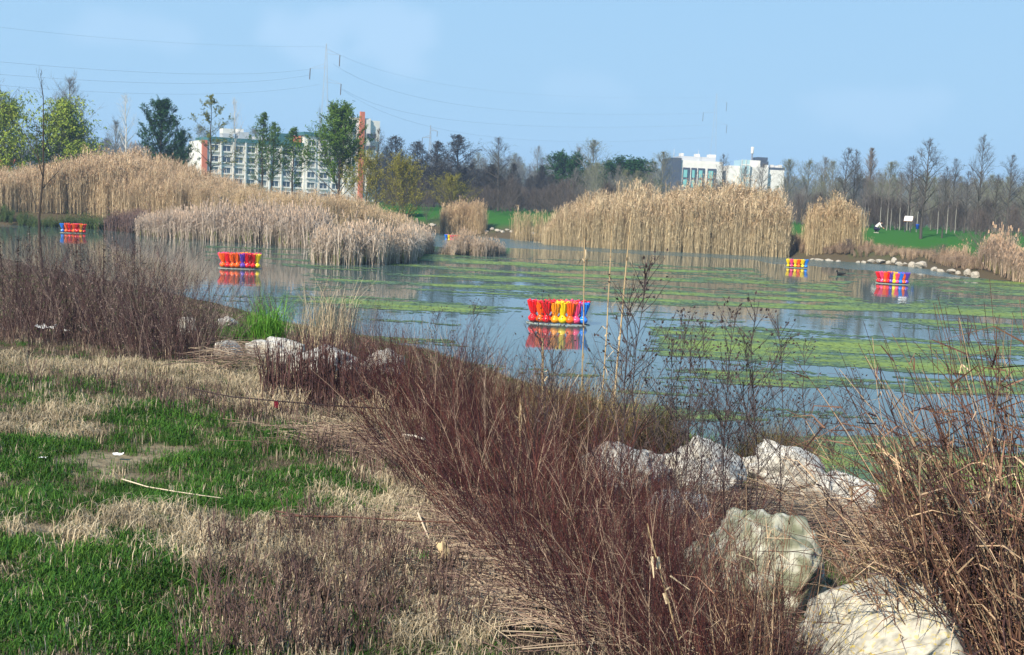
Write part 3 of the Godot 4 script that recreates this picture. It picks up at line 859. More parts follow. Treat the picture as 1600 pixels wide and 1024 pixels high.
func buildings() -> void:
	var white := mat(Color(0.74, 0.72, 0.67), 0.85)
	white.albedo_texture = noise_map(0.01, [[0.0, Color(0.8, 0.79, 0.77)], [1.0, Color(1, 1, 1)]], 61)
	white.uv1_triplanar = true
	white.uv1_scale = Vector3.ONE * 0.07
	var roof_grey := mat(Color(0.45, 0.46, 0.47), 0.5, 0.5)  # even mid grey for roof storeys and roof units
	var orange := mat(Color(0.55, 0.16, 0.075), 0.8)
	var teal := mat(Color(0.035, 0.12, 0.12), 0.55)
	var dark := mat(Color(0.05, 0.06, 0.08), 0.5)
	var glass := mat(Color(0.03, 0.045, 0.055), 0.08, 0.6)
	var mint := mat(Color(0.16, 0.42, 0.40), 0.12, 0.6)
	# left block: faces the pond at an angle, so that its left end shows
	var h := thing("apartment_block", "long white apartment block with boxed windows, teal roof edge and an orange red chimney tower", "building", Vector3(-89.955, 2.6, -316))
	h.rotation.y = deg_to_rad(30.0)
	var top := 15.6
	slab("wall", h, Vector3(0, 0, -14), Vector3(29.8, top, 0), white)
	slab("wall", h, Vector3(-1.6, 0, -17), Vector3(-0.003, top - 4.6, -9.0), white)
	slab("pilaster", h, Vector3(0.1, 0, 0.003), Vector3(1.5, top + 0.02, 0.7), orange)
	slab("roof", h, Vector3(1.6, top, -13.5), Vector3(30.2, top + 1.1, 0.9), teal)
	for e in [[7.5, 10.5, 1.5], [12.0, 15.0, 2.2], [17.0, 19.0, 1.2], [20.5, 22.5, 1.0]]:
		slab("roof_unit", h, Vector3(e[0], top + 1.103, -9), Vector3(e[1], top + 1.1 + e[2], -5), roof_grey)
	slab("roof_tank", h, Vector3(7.4, top + 2.61, -8.6), Vector3(10.8, top + 4.0, -5.2), white)
	slab("roof_tank", h, Vector3(12.0, top + 3.303, -8.6), Vector3(13.6, top + 4.2, -5.6), white)
	var wm := window_mesh(2.3, 1.55, white)
	var pb := Tris.new()
	pb.box(Vector3(-1.15, 0.003, 0.02), Vector3(1.15, 1.547, 0.06))
	var panes := [pb.mesh(glass), pb.mesh(mat(Color(0.06, 0.085, 0.095), 0.1, 0.6)), pb.mesh(mat(Color(0.20, 0.21, 0.20), 0.5))]
	var r := RandomNumberGenerator.new()
	r.seed = 8
	for i in 8:
		for j in 5:
			var w := obj("window", wm, h, Vector3(3.6 + i * 3.55, 0.5 + j * 3.1, 0.003))
			obj("pane", panes[[0, 0, 1, 1, 2][r.randi() % 5]], w)
		slab("pier", h, Vector3(5.18 + i * 3.55, 0, 0.003), Vector3(5.56 + i * 3.55, top - 0.003, 0.9), white)
	# taller stair wing and chimney
	slab("wall", h, Vector3(29.803, 0, -14), Vector3(42, 18.9, 1.2), white)
	slab("roof", h, Vector3(29.4, 18.903, -14.2), Vector3(42.2, 19.9, 1.9), teal)
	slab("wall", h, Vector3(27.4, top + 1.103, -8), Vector3(29.39, 18.7, -0.5), orange)
	slab("roof_unit", h, Vector3(23.5, top + 1.103, -8), Vector3(27.3, 19.2, -2.0), teal)
	for i in 3:
		for j in 6:
			var w := obj("window", wm, h, Vector3(32.0 + i * 3.9, 0.5 + j * 3.1, 1.203))
			obj("pane", panes[[0, 0, 1, 1, 2][r.randi() % 5]], w)
	slab("tower", h, Vector3(42.003, 0, -6), Vector3(50.2, 25.2, 2.4), white)
	slab("tower_recess", h, Vector3(48.5, 3, 2.403), Vector3(49.9, 24.8, 2.9), white)
	slab("tower_fin", h, Vector3(43.2, 6, 2.403), Vector3(43.5, 24.8, 3.0), white)
	slab("tower_fin", h, Vector3(44.0, 6, 2.403), Vector3(44.25, 24.8, 3.0), white)
	slab("chimney", h, Vector3(46.5, 0, 2.403), Vector3(47.9, 27.0, 3.2), orange)
	slab("tower", h, Vector3(50.203, 0, -6), Vector3(53.4, 24.7, 1.8), white)
	for j in 5:
		slab("balcony", h, Vector3(48.6, 5.0 + j * 3.6, 2.903), Vector3(51.2, 6.2 + j * 3.6, 4.2), dark if j > 2 else white)
	# right blocks
	var g := thing("office_block", "white office block with tall dark framed mint windows and a dark left end", "building", Vector3(54.443, 2.6, -400))
	g.rotation.y = deg_to_rad(6.0)
	var t2 := 19.0
	slab("wall", g, Vector3(3.5, 0, -14), Vector3(18.9, t2, 0), white)
	slab("dark_end", g, Vector3(0, 0, -15), Vector3(3.497, t2 + 1.4, 0.8), dark)
	for e in [[4.3, 6.9], [7.4, 9.4], [9.9, 12.4], [13.4, 16.6]]:
		var fr := slab("window_frame", g, Vector3(e[0], 3.0, 0.003), Vector3(e[1], t2 - 1.9, 0.3), dark)
		for j in 4:
			slab("pane", fr, Vector3(e[0] + 0.3, 3.4 + j * 3.4, 0.303), Vector3(lerpf(e[0], e[1], 0.62), 6.1 + j * 3.4, 0.42), mint)
			slab("pane", fr, Vector3(lerpf(e[0], e[1], 0.68), 3.4 + j * 3.4, 0.303), Vector3(e[1] - 0.2, 6.1 + j * 3.4, 0.42), glass)
	slab("parapet", g, Vector3(3.5, t2 + 0.003, -13.9), Vector3(18.9, t2 + 0.7, -0.1), white)
	slab("roof_storey", g, Vector3(4.0, t2 + 0.703, -12), Vector3(17.0, t2 + 2.3, -3.0), roof_grey)
	for e in [[4.6, 5.6], [10.2, 11.6], [15.0, 17.6]]:
		slab("roof_unit", g, Vector3(e[0], t2 + 2.303, -8), Vector3(e[1], t2 + 3.4, -5), white)
	for e in [1.0, 10.0]:
		var b := Tris.new()
		b.tube(PackedVector3Array([Vector3(e, t2, -1), Vector3(e, t2 + 4.6, -1)]), 0.12, 0.06, 6, Color(0.6, 0.6, 0.6))
		obj("roof_mast", b.mesh(plant), g)
	var k := thing("glass_stair_block", "white block with a pale glass stair tower and a white cylinder mast on its roof", "building", Vector3(75.434, 2.6, -402))
	k.rotation.y = deg_to_rad(6.0)
	slab("wall", k, Vector3(0, 0, -12), Vector3(4.2, 18.6, 0), white)
	var pale := mat(Color(0.36, 0.52, 0.55), 0.12, 0.6)
	slab("glass_tower", k, Vector3(4.203, 0, -8), Vector3(7.2, 20.8, 1.6), pale)
	for j in 6: slab("mullion", k, Vector3(4.1, 1.8 + j * 3.4, 1.603), Vector3(7.3, 2.15 + j * 3.4, 1.75), white)
	for j in 3: slab("mullion", k, Vector3(4.15 + j * 1.5, 0, 1.61), Vector3(4.3 + j * 1.5, 20.8, 1.9), white)
	slab("wall", k, Vector3(7.203, 0, -12), Vector3(14.6, 18.4, 0.4), white)
	slab("wall", k, Vector3(14.603, 0, -12), Vector3(21.4, 17.8, -2.0), white)
	slab("roof_storey", k, Vector3(7.4, 18.403, -10), Vector3(12.2, 20.9, -2), white)
	slab("roof_box", k, Vector3(11.2, 20.903, -9), Vector3(15.2, 22.2, -3), dark)
	slab("roof_box", k, Vector3(12.3, 18.403, -10), Vector3(15.6, 20.8, -3), dark)
	for e in [[10.6, 0.9], [13.6, 1.0], [16.6, 1.3], [18.4, 1.1], [19.7, 1.4]]:
		slab("roof_unit", k, Vector3(e[0], 18.41, -1.6 if e[0] < 14 else -5.0), Vector3(e[0] + 1.2, 18.4 + e[1], -0.5 if e[0] < 14 else -3.5), white)
	slab("roof_edge", k, Vector3(14.7, 17.803, -11), Vector3(21.6, 18.7, -2.2), dark)
	var pole := Tris.new()
	pole.tube(PackedVector3Array([Vector3(9.6, 20.9, -4), Vector3(9.6, 23.4, -4)]), 0.3, 0.25, 8, Color(0.2, 0.2, 0.22))
	obj("mast", pole.mesh(plant), k)
	obj("mast_cylinder", lathe([[0.0, 0.0], [0.5, 0.0], [0.55, 0.1], [0.55, 2.3], [0.5, 2.4], [0.0, 2.4]], 16, white), k, Vector3(9.6, 23.4, -4))
	# a white gable at the left edge
	var c := thing("white_house", "sliver of a white house with a red roof at the left edge behind the reeds", "house", Vector3(-87.426, 2.6, -190))
	slab("wall", c, Vector3(-8, 0, -9), Vector3(0, 3.3, 0), white)
	var rb := Tris.new()
	for q in [[Vector3(-8.4, 3.303, 0.5), Vector3(0.4, 3.303, 0.5), Vector3(0.4, 5.4, -4.5), Vector3(-8.4, 5.4, -4.5)], [Vector3(-8.4, 5.4, -4.5), Vector3(0.4, 5.4, -4.5), Vector3(0.4, 3.303, -9.5), Vector3(-8.4, 3.303, -9.5)]]:
		rb.quad(q[0], q[1], q[2], q[3], Color(0.4, 0.09, 0.06))
	rb.tri(Vector3(0.2, 3.303, 0), Vector3(0.2, 3.303, -9), Vector3(0.2, 5.3, -4.5), Color(0.7, 0.68, 0.64))
	obj("roof", rb.mesh(plant), c)

const WIRES := [
	["thin dark power line across the sky on the left, topmost and faintest one", Vector3(-116.145, 32.146, -190), Vector3(-87.689, 36.422, -250), Vector3(-53.319, 43.336, -300), 0.015],
	["thin dark power line across the sky on the left, upper of the three sagging ones", Vector3(-116.306, 25.613, -190), Vector3(-81.187, 29.693, -252), Vector3(-56.587, 37.356, -300), 0.02],
	["thin dark power line across the sky on the left, middle of the three sagging ones", Vector3(-116.364, 23.283, -190), Vector3(-81.17, 27.44, -252), Vector3(-56.383, 35.858, -300), 0.02],
	["thin dark power line across the sky on the left, lowest of the three sagging ones", Vector3(-116.405, 21.584, -190), Vector3(-81.151, 25.042, -252), Vector3(-54.107, 33.44, -300), 0.018],
	["thin power line right of the tall faint pylon, topmost one", Vector3(-53.319, 43.336, -300), Vector3(-6.528, 47.987, -445), Vector3(103.127, 65.489, -600), 0.018],
	["thin power line right of the tall faint pylon, second from the top", Vector3(-50.657, 38.944, -300), Vector3(-6.234, 41.014, -445), Vector3(103.634, 57.438, -600), 0.025],
	["thin power line right of the tall faint pylon, third from the top", Vector3(-47.588, 32.372, -300), Vector3(-5.993, 35.267, -445), Vector3(104.036, 51.047, -600), 0.024],
	["thin power line right of the tall faint pylon, lowest one", Vector3(-48.45, 32.672, -300), Vector3(-3.22, 29.863, -445), Vector3(104.439, 44.641, -600), 0.024],
]
const PYLONS := [
	["tall pale lattice pylon almost lost against the sky, above the bright green tree", Vector3(-52.489, 2.6, -300), 41.603, Color(0.38, 0.39, 0.40), 0.035],
	["grey lattice pylon with hanging insulators rising behind the dark clump", Vector3(-38.487, 2.6, -480), 33.531, Color(0.30, 0.31, 0.32), 0.1],
	["faint pale lattice pylon far off above the stair tower", Vector3(103.682, 2.6, -600), 64.927, Color(0.38, 0.39, 0.40), 0.03],
]
func power_lines() -> void:
	for w in WIRES:
		var p := PackedVector3Array()
		for i in 25:
			var t := i / 24.0   # through three points
			p.push_back((w[1] as Vector3) * (2.0 * (t - 0.5) * (t - 1.0)) + (w[2] as Vector3) * (-4.0 * t * (t - 1.0)) + (w[3] as Vector3) * (2.0 * t * (t - 0.5)))
		var b := Tris.new()
		b.tube(p, w[4], w[4], 4, Color(0.22, 0.25, 0.30))
		tag(obj("power_line", b.mesh(plant), self), w[0], "wire", "power lines across the sky")
	for y in PYLONS:   # [label, foot, height, steel tone, member radius]
		var H: float = y[2]
		var o := thing("pylon", y[0], "pylon", y[1], "pylons behind the trees")
		var b := Tris.new()
		var k: Color = y[3]
		var rad: float = y[4]
		var corner := func(h: float, s: int) -> Vector3:
			var w := lerpf(0.10, 0.034, minf(h / 0.62, 1.0)) * H * 0.5
			if h > 0.62: w = lerpf(0.034, 0.004, (h - 0.62) / 0.38) * H * 0.5
			return Vector3(w * (1 if s == 0 or s == 3 else -1), h * H, w * (1 if s < 2 else -1))
		for s in 4: b.tube(PackedVector3Array([corner.call(0, s), corner.call(0.62, s), corner.call(1.0, s)]), rad, rad * 0.7, 4, k)
		for i in 16:
			for s in 4:
				b.tube(PackedVector3Array([corner.call(i / 16.0, s), corner.call((i + 1) / 16.0, (s + 1) % 4)]), rad * 0.55, rad * 0.55, 3, k)
		obj("lattice_mast", b.mesh(plant), o)
		for a in [[0.93, 1], [0.84, -1], [0.75, 1]]:
			var ab := Tris.new()
			var q := Vector3(a[1] * H * (0.088 if a[0] > 0.9 else 0.1), a[0] * H, 0)
			ab.tube(PackedVector3Array([Vector3(0, a[0] * H + 0.3, 0), q]), rad, rad * 0.7, 4, k)
			ab.tube(PackedVector3Array([Vector3(0, (a[0] + 0.035) * H, 0), q]), rad * 0.7, rad * 0.7, 4, k)
			obj("cross_arm", ab.mesh(plant), o)
			var ib := Tris.new()
			ib.tube(PackedVector3Array([q, q - Vector3(0.1, H * 0.07, 0)]), 0.13, 0.13, 6, Color(0.12, 0.10, 0.09))
			obj("insulator", ib.mesh(plant), o)

const TREES := [
	["slim bare young tree standing alone on the near left bank in front of the pond", "tree", "sapling", -10.303, 24.0, 4.597, 1.667, ""],
	["pale trunked willow with yellow green shoots at the left edge", "willow tree", "willow", -55.379, 120.0, 9.353, 7.031, "trees beyond the pond"],
	["large yellow green willow behind the left reed bed", "willow tree", "willow", -50.957, 125.0, 9.145, 8.984, "trees beyond the pond"],
	["tall grey bare poplar rising behind the large yellow green willow", "tree", "bare", -76.576, 190.0, 18.864, 9.071, "trees beyond the pond"],
	["darker bare tree at the right shoulder of the large yellow green willow", "tree", "darkbare", -70.49, 180.0, 13.159, 5.958, "trees beyond the pond"],
	["grey bare tree cut by the left edge of the view", "tree", "bare", -89.163, 190.0, 18.972, 8.247, "trees beyond the pond"],
	["airy bare tree with one pale trunk left of the dark conifer", "tree", "birch", -59.963, 170.0, 15.049, 5.509, "trees beyond the pond"],
	["low bare tree beside the pale trunk left of the dark conifer", "tree", "bare", -63.514, 175.0, 11.256, 5.57, "trees beyond the pond"],
	["dark green feathery conifer with upswept branches behind the left reed bed", "conifer", "conifer", -43.439, 135.0, 10.99, 9.844, "trees beyond the pond"],
	["small blue green conifer at the right foot of the dark feathery conifer", "conifer", "conifer", -45.481, 150.0, 8.309, 5.99, "trees beyond the pond"],
	["olive tufted larch in front of the left end of the apartment block", "larch tree", "larch", -38.657, 140.0, 12.908, 6.741, "trees beyond the pond"],
	["white stemmed birch in front of the apartment block", "birch tree", "birch", -36.278, 142.0, 12.578, 3.78, "trees beyond the pond"],
	["grey haze of bare twigs behind the roof tanks of the apartment block", "tree", "misty", -93.648, 330.0, 19.67, 14.323, "trees beyond the pond"],
	["grey green tree behind the flat roof of the apartment block", "tree", "misty", -81.281, 345.0, 20.447, 14.974, "trees beyond the pond"],
	["sparse green tree with forked trunk in front of the apartment block, left one", "tree", "green", -31.217, 136.0, 10.656, 5.194, "trees beyond the pond"],
	["slimmer sparse green tree touching the forked one in front of the apartment block", "tree", "green", -30.99, 140.0, 9.701, 4.861, "trees beyond the pond"],
	["short sparse green tree in the middle of the apartment block front", "tree", "green", -28.008, 138.0, 9.301, 5.99, "trees beyond the pond"],
	["largest bright green vase shaped tree left of the chimney tower", "tree", "vase", -20.598, 128.0, 11.285, 8.0, "trees beyond the pond"],
	["thin bare tree with two fine tips left of the bright green vase shaped tree", "tree", "pale", -29.499, 165.0, 14.01, 2.101, "trees beyond the pond"],
	["crooked dark bare tree right of the orange red chimney", "tree", "darkbare", -17.904, 140.0, 9.992, 5.266, "trees beyond the pond"],
	["bluish dark tree standing alone between the chimney tower and the pylon", "tree", "dark", -18.332, 165.0, 10.127, 7.486, "trees beyond the pond"],
	["bluish dark tree left below the pylon", "tree", "dark", -15.454, 170.0, 9.768, 7.437, "trees beyond the pond"],
	["bluish dark tree with a bare fork right under the pylon", "tree", "dark", -12.879, 172.0, 10.082, 7.804, "trees beyond the pond"],
	["broad bluish dark tree right of the pylon, tallest of its clump", "tree", "dark", -9.038, 166.0, 10.769, 9.414, "trees beyond the pond"],
	["dark bare tree with a long clear trunk between the clump and the round pines", "tree", "darkbare", -2.747, 160.0, 10.427, 7.944, "trees beyond the pond"],
	["low dark tree leaning on the clear trunked bare tree", "tree", "dark", -3.924, 166.0, 6.754, 6.725, "trees beyond the pond"],
	["faint grey bare tree far behind the clear trunked one", "tree", "bare", 5.102, 300.0, 16.357, 6.51, "trees beyond the pond"],
	["slim dark cypress far behind the lawn, left of the round pine", "cypress", "cypress", 5.057, 260.0, 9.902, 1.354, "trees beyond the pond"],
	["second slim cypress closer to the clear trunked bare tree", "cypress", "cypress", -1.737, 250.0, 8.709, 1.302, "trees beyond the pond"],
	["round dark green pine left of the tall pale poplar", "pine tree", "pine", 8.601, 190.0, 7.903, 8.598, "trees beyond the pond"],
	["tall pale bare tree with whitish trunk beside the round dark pine", "tree", "misty", 12.204, 185.0, 11.863, 8.297, "trees beyond the pond"],
	["slender bare tree between the round pine and the tall pale tree", "tree", "bare", 10.575, 195.0, 11.255, 5.078, "trees beyond the pond"],
	["wide dark green umbrella pine left of the office block", "pine tree", "pine", 19.17, 190.0, 7.705, 11.589, "trees beyond the pond"],
	["small dark pine next to the wide umbrella pine", "pine tree", "pine", 16.88, 195.0, 7.323, 6.523, "trees beyond the pond"],
	["grey bare tree in front of the dark end of the office block", "tree", "misty", 21.622, 170.0, 9.688, 6.887, "trees beyond the pond"],
	["bare tree in front of the gap between the office block and the stair tower", "tree", "darkbare", 30.265, 165.0, 9.448, 4.469, "trees beyond the pond"],
	["bare shrubby tree in front of the glass stair tower", "tree", "bare", 32.19, 160.0, 7.679, 5.093, "trees beyond the pond"],
	["bare shrubby tree under the white cylinder mast", "tree", "bare", 36.207, 165.0, 8.389, 5.729, "trees beyond the pond"],
	["greenish bare tree at the right end of the stair tower block", "tree", "misty", 36.315, 150.0, 8.368, 5.859, "trees beyond the pond"],
	["greenish bare tree behind the gap between the tall reeds and the square reed clump", "tree", "misty", 40.2, 155.0, 8.551, 5.83, "trees beyond the pond"],
	["leggy bare tree behind the square reed clump", "tree", "bare", 41.097, 150.0, 8.908, 4.991, "trees beyond the pond"],
	["dark bare tree with leaning limbs above the square reed clump", "tree", "darkbare", 39.597, 135.0, 9.461, 5.281, "trees beyond the pond"],
	["second dark bare tree with a bent top above the square reed clump", "tree", "darkbare", 41.604, 138.0, 9.377, 3.945, "trees beyond the pond"],
	["narrow columnar poplar above the wood on the right", "poplar tree", "poplar", 47.167, 150.0, 10.521, 2.604, "trees beyond the pond"],
	["greenish bare tree right of the narrow poplar", "tree", "misty", 46.414, 140.0, 8.087, 5.469, "trees beyond the pond"],
	["bare tree with spreading top left of the lone lawn tree", "tree", "darkbare", 43.944, 125.0, 8.319, 4.89, "trees beyond the pond"],
	["bare tree standing alone in front on the lawn right of the information board", "tree", "darkbare", 37.505, 103.0, 9.08, 5.114, "trees beyond the pond"],
	["thin bare lawn tree right of the lone one", "tree", "darkbare", 39.851, 104.0, 6.602, 2.66, "trees beyond the pond"],
	["bare tree in the wood right of the thin lawn tree", "tree", "darkbare", 46.884, 120.0, 7.828, 3.611, "trees beyond the pond"],
	["short bare tree with a crooked top near the right thicket", "tree", "darkbare", 47.51, 118.0, 6.578, 3.196, "trees beyond the pond"],
	["tall dark bare tree with stubby limbs in the right thicket", "tree", "darkbare", 46.306, 112.0, 9.826, 3.876, "trees beyond the pond"],
	["bare tree between the two tall ones in the right thicket", "tree", "darkbare", 47.911, 112.0, 6.016, 3.202, "trees beyond the pond"],
	["tall bare tree near the right edge of the view", "tree", "darkbare", 48.472, 110.0, 7.933, 3.972, "trees beyond the pond"],
	["bare tree cut by the right edge of the view", "tree", "darkbare", 51.1, 112.0, 7.199, 3.876, "trees beyond the pond"],
	["yellow green bush in front of the chimney tower foot", "bush", "olive", -16.478, 122.0, 6.445, 7.766, "bushes along the far lawn"],
	["taller bright yellow green bush left of the dark clump", "bush", "olive", -12.479, 120.0, 7.393, 7.812, "bushes along the far lawn"],
	["olive bush under the tallest tree of the dark clump", "bush", "olive", -8.367, 140.0, 4.428, 8.102, "bushes along the far lawn"],
	["reddish brown bare bush under the clear trunked tree", "bush", "brush", -0.784, 150.0, 4.183, 4.34, "bushes along the far lawn"],
	["reddish bare bush below the round dark pine", "bush", "brush", 7.185, 165.0, 4.559, 4.774, "bushes along the far lawn"],
	["brown bare bush behind the right-hand cattails", "bush", "brush", 36.84, 88.0, 3.224, 3.819, "bushes along the far lawn"],
	["brown bare bush at the right edge behind the cattails", "bush", "brush", 37.566, 84.0, 3.274, 3.403, "bushes along the far lawn"],
	["dark round bush behind the small reed clump on the far left lawn", "bush", "brush", -10.937, 135.0, 3.342, 2.344, "bushes along the far lawn"],
	["dark evergreen bush at the left foot of the apartment block trees", "bush", "olive", -35.689, 150.0, 1.942, 7.595, "bushes along the far lawn"],
	["small bare bush on the shore left of the lone lawn tree", "bush", "brush", 28.956, 97.0, 1.171, 2.245, "bushes along the far lawn"],
	["low bare bush on the shore right of the lone lawn tree", "bush", "brush", 34.59, 90.0, 1.179, 2.396, "bushes along the far lawn"],
	["first pale slim trunk right of the square reed clump", "tree", "pale", 38.984, 126.0, 5.386, 2.333, "young pale trunked trees at the wood edge"],
	["second pale slim trunk right of the square reed clump", "tree", "pale", 40.593, 130.0, 5.586, 2.106, "young pale trunked trees at the wood edge"],
	["slim trunk left of the crouching person", "tree", "pale", 40.335, 128.0, 5.614, 1.778, "young pale trunked trees at the wood edge"],
	["thin pale trunk just right of the crouching person", "tree", "pale", 40.493, 124.0, 5.836, 1.866, "young pale trunked trees at the wood edge"],
	["pale trunk midway between the person and the information board", "tree", "pale", 39.277, 118.0, 5.377, 1.912, "young pale trunked trees at the wood edge"],
	["paler leaning trunk nearest the middle of person and board", "tree", "pale", 40.018, 119.0, 5.004, 1.722, "young pale trunked trees at the wood edge"],
	["grey trunk left of the information board", "tree", "pale", 43.217, 127.0, 5.565, 2.352, "young pale trunked trees at the wood edge"],
	["white slim trunk touching the left leg of the information board", "tree", "pale", 41.66, 121.0, 5.76, 2.101, "young pale trunked trees at the wood edge"],
	["pale trunk just right of the information board", "tree", "pale", 42.139, 120.0, 6.169, 1.667, "young pale trunked trees at the wood edge"],
	["second pale trunk right of the information board", "tree", "pale", 43.827, 124.0, 5.609, 2.009, "young pale trunked trees at the wood edge"],
	["white trunk beside the small blue bin", "tree", "pale", 41.73, 116.0, 5.102, 2.014, "young pale trunked trees at the wood edge"],
	["pale slender trunk right of the lone lawn tree", "tree", "pale", 42.404, 112.0, 5.283, 1.75, "young pale trunked trees at the wood edge"],
	["pale trunk second from the lone lawn tree", "tree", "pale", 44.074, 114.0, 5.991, 2.111, "young pale trunked trees at the wood edge"],
	["pale trunk third from the lone lawn tree", "tree", "pale", 45.71, 116.0, 6.011, 1.812, "young pale trunked trees at the wood edge"],
	["pale young trunk behind the reeds at the left end of the far lawn", "tree", "pale", 4.769, 170.0, 4.354, 2.164, "young pale trunked trees at the wood edge"],
	["pale young trunk left of the gap in the reeds on the far lawn", "tree", "pale", -0.307, 172.0, 3.882, 2.19, "young pale trunked trees at the wood edge"],
	["pale young trunk seen through thin reeds on the far lawn", "tree", "pale", 2.593, 168.0, 3.656, 2.139, "young pale trunked trees at the wood edge"],
	["pale young trunk under the right side of the dark clump", "tree", "pale", -6.138, 175.0, 3.084, 2.228, "young pale trunked trees at the wood edge"],
]
func all_trees() -> void:
	var cache := {}
	var n := 0
	var r := RandomNumberGenerator.new()
	r.seed = 3
	for t in TREES:   # [label, category, kind, x, d, height, crown width, group]
		var key := "%s%d" % [t[2], n % 4]
		n += 1
		if not cache.has(key): cache[key] = trees_mesh(t[2], n % 4 + 1)
		var m: Array = cache[key]
		var bush: bool = t[2] in ["olive", "brush"]
		var o := thing("bush" if bush else ("pine_tree" if t[2] in ["pine", "conifer", "cypress"] else ("willow_tree" if t[2] == "willow" else "tree")), t[0], t[1], on(t[3], t[4], -0.1), t[7])
		o.rotation.y = r.randf() * TAU
		o.rotation.x = r.randf_range(-0.015, 0.015)
		var w: float = t[6] / m[2]
		var a := obj("stems" if bush else "trunk", m[0], o)
		var b := obj("twigs" if bush else "crown", m[1], o)
		a.scale = Vector3(lerpf(w, t[5], 0.3) if not bush else w, t[5], lerpf(w, t[5], 0.3) if not bush else w)
		a.scale = Vector3(w, t[5], w)
		b.scale = Vector3(w, t[5], w)

const RAFTS := [
	["nearest balloon raft, red and orange with a yellow sheaf and a blue right end", 1.422, 34.226, ["red", "orange", "red", "amber", "yellow", "orange", "pink", "blue"], ["pink", "green", "red", "orange", "pink", "red"], 1.0],
	["balloon raft at the far left, blue at its left end, before dark green sedge", -34.484, 86.374, ["blue", "orange", "red", "orange", "red", "amber", "red"], ["orange", "red", "green", "pink", "red", "yellow"], 1.0],
	["balloon raft behind the dry left shrubs, orange and red with a yellow right end", -13.286, 53.473, ["orange", "red", "orange", "orange", "violet", "red", "red", "yellow"], ["pink", "red", "violet", "orange", "amber", "red", "pink"], 1.03],
	["balloon raft half hidden behind the small cattail island", -5.908, 104.327, ["blue", "yellow", "pink", "red", "orange", "amber"], ["pink", "green", "red", "orange"], 0.85],
	["mostly yellow balloon raft near the far right shore", 20.391, 80.036, ["yellow", "pink", "yellow", "orange", "yellow", "blue"], ["yellow", "red", "pink", "yellow", "orange"], 0.84],
	["balloon raft at the right, red on its left and violet on its right half", 22.045, 64.439, ["red", "pink", "orange", "red", "violet", "yellow", "pink", "blue", "orange", "violet"], ["orange", "red", "amber", "pink", "violet", "violet"], 0.95],
]
func rafts() -> void:
	var tone := {"red": Color(0.78, 0.012, 0.018), "orange": Color(0.90, 0.13, 0.006), "amber": Color(0.92, 0.33, 0.008), "yellow": Color(0.90, 0.66, 0.008), "blue": Color(0.02, 0.22, 0.80), "pink": Color(0.85, 0.07, 0.20), "violet": Color(0.12, 0.05, 0.42), "green": Color(0.22, 0.22, 0.02)}
	var ball_profile := []
	for i in 15:
		var a := PI * i / 14.0
		ball_profile.append([sin(a) * 0.135 * (1.0 if i < 9 else 0.9) + (0.03 if i > 11 else 0.0), 0.145 - cos(a) * 0.135])
	ball_profile[0][0] = 0.0
	ball_profile.append([0.055, 0.31])
	ball_profile.append([0.05, 0.33])
	var balls := {}
	var fringes := {}
	for k in tone:
		var m := mat(tone[k], 0.16, 0.55)
		m.backlight_enabled = true
		m.backlight = Color(0.35, 0.35, 0.35)
		balls[k] = lathe(ball_profile, 18, m)
		var st := Tris.new()   # a sheaf of twisted long balloons that flares upwards
		for i in 13:
			var a := TAU * i / 12.0
			var rr := 0.112 if i < 12 else 0.0
			var p := PackedVector3Array()
			for s in 6:
				var t := s / 5.0
				p.push_back(Vector3(cos(a + t * 0.25) * rr * lerpf(0.38, 1.5, pow(t, 0.8)), 0.29 + t * 0.41 * (1.0 + 0.06 * sin(i * 2.7)), sin(a + t * 0.25) * rr * lerpf(0.38, 1.5, pow(t, 0.8))))
			st.tube(p, 0.022, 0.040, 7, Color.WHITE)
			var tip := p[5]
			for s in 7:
				var c0 := TAU * s / 7.0
				var c1 := TAU * (s + 1) / 7.0
				st.tri(tip + Vector3(cos(c0), 0, sin(c0)) * 0.040, tip + Vector3(cos(c1), 0, sin(c1)) * 0.040, tip + Vector3(0, 0.03, 0), Color.WHITE)
		fringes[k] = st.mesh(m, true)
	var rim := TorusMesh.new()
	rim.inner_radius = 0.972
	rim.outer_radius = 1.0
	rim.rings = 48
	rim.ring_segments = 8
	rim.material = mat(Color(0.34, 0.38, 0.34), 0.5)
	var r := RandomNumberGenerator.new()
	r.seed = 15
	for f in RAFTS:   # [label, x, d, colours across the front, colours behind, size]
		var o := thing("balloon_raft", f[0], "raft", Vector3(f[1], 0.0, -f[2]), "balloon rafts floating on the pond")
		o.rotation.y = atan2(-f[1], f[2]) * 1.0
		o.scale = Vector3.ONE * f[5]
		obj("float_ring", rim, o, Vector3(0, 0.01, 0)).scale = Vector3(1.0, 1.0, 0.42)
		for s in 2:
			var bar := Tris.new()
			bar.tube(PackedVector3Array([Vector3(-0.4 + s * 0.8, 0.015, -0.37), Vector3(-0.4 + s * 0.8, 0.015, 0.37)]), 0.02, 0.02, 6, Color(0.6, 0.62, 0.6))
			obj("cross_bar", bar.mesh(plant), o)
		var n: int = f[3].size()
		for side in 2:
			var list: Array = f[3 + side]
			for i in list.size():
				var t := (i + 0.5) / list.size()
				var x := lerpf(-0.90, 0.90, t)
				var z := sqrt(maxf(0.0, 0.93 * 0.93 - x * x)) * (0.36 if side == 0 else -0.36)
				var b := obj("balloon", balls[list[i]], o, Vector3(x + r.randf_range(-0.02, 0.02), 0.03, z))
				b.rotation = Vector3(r.randf_range(-0.05, 0.05), r.randf() * TAU, r.randf_range(-0.05, 0.05))
				b.scale = Vector3(1.08, 0.94, 1.08) * r.randf_range(0.95, 1.05)
				obj("balloon_sheaf", fringes[list[i]], b)

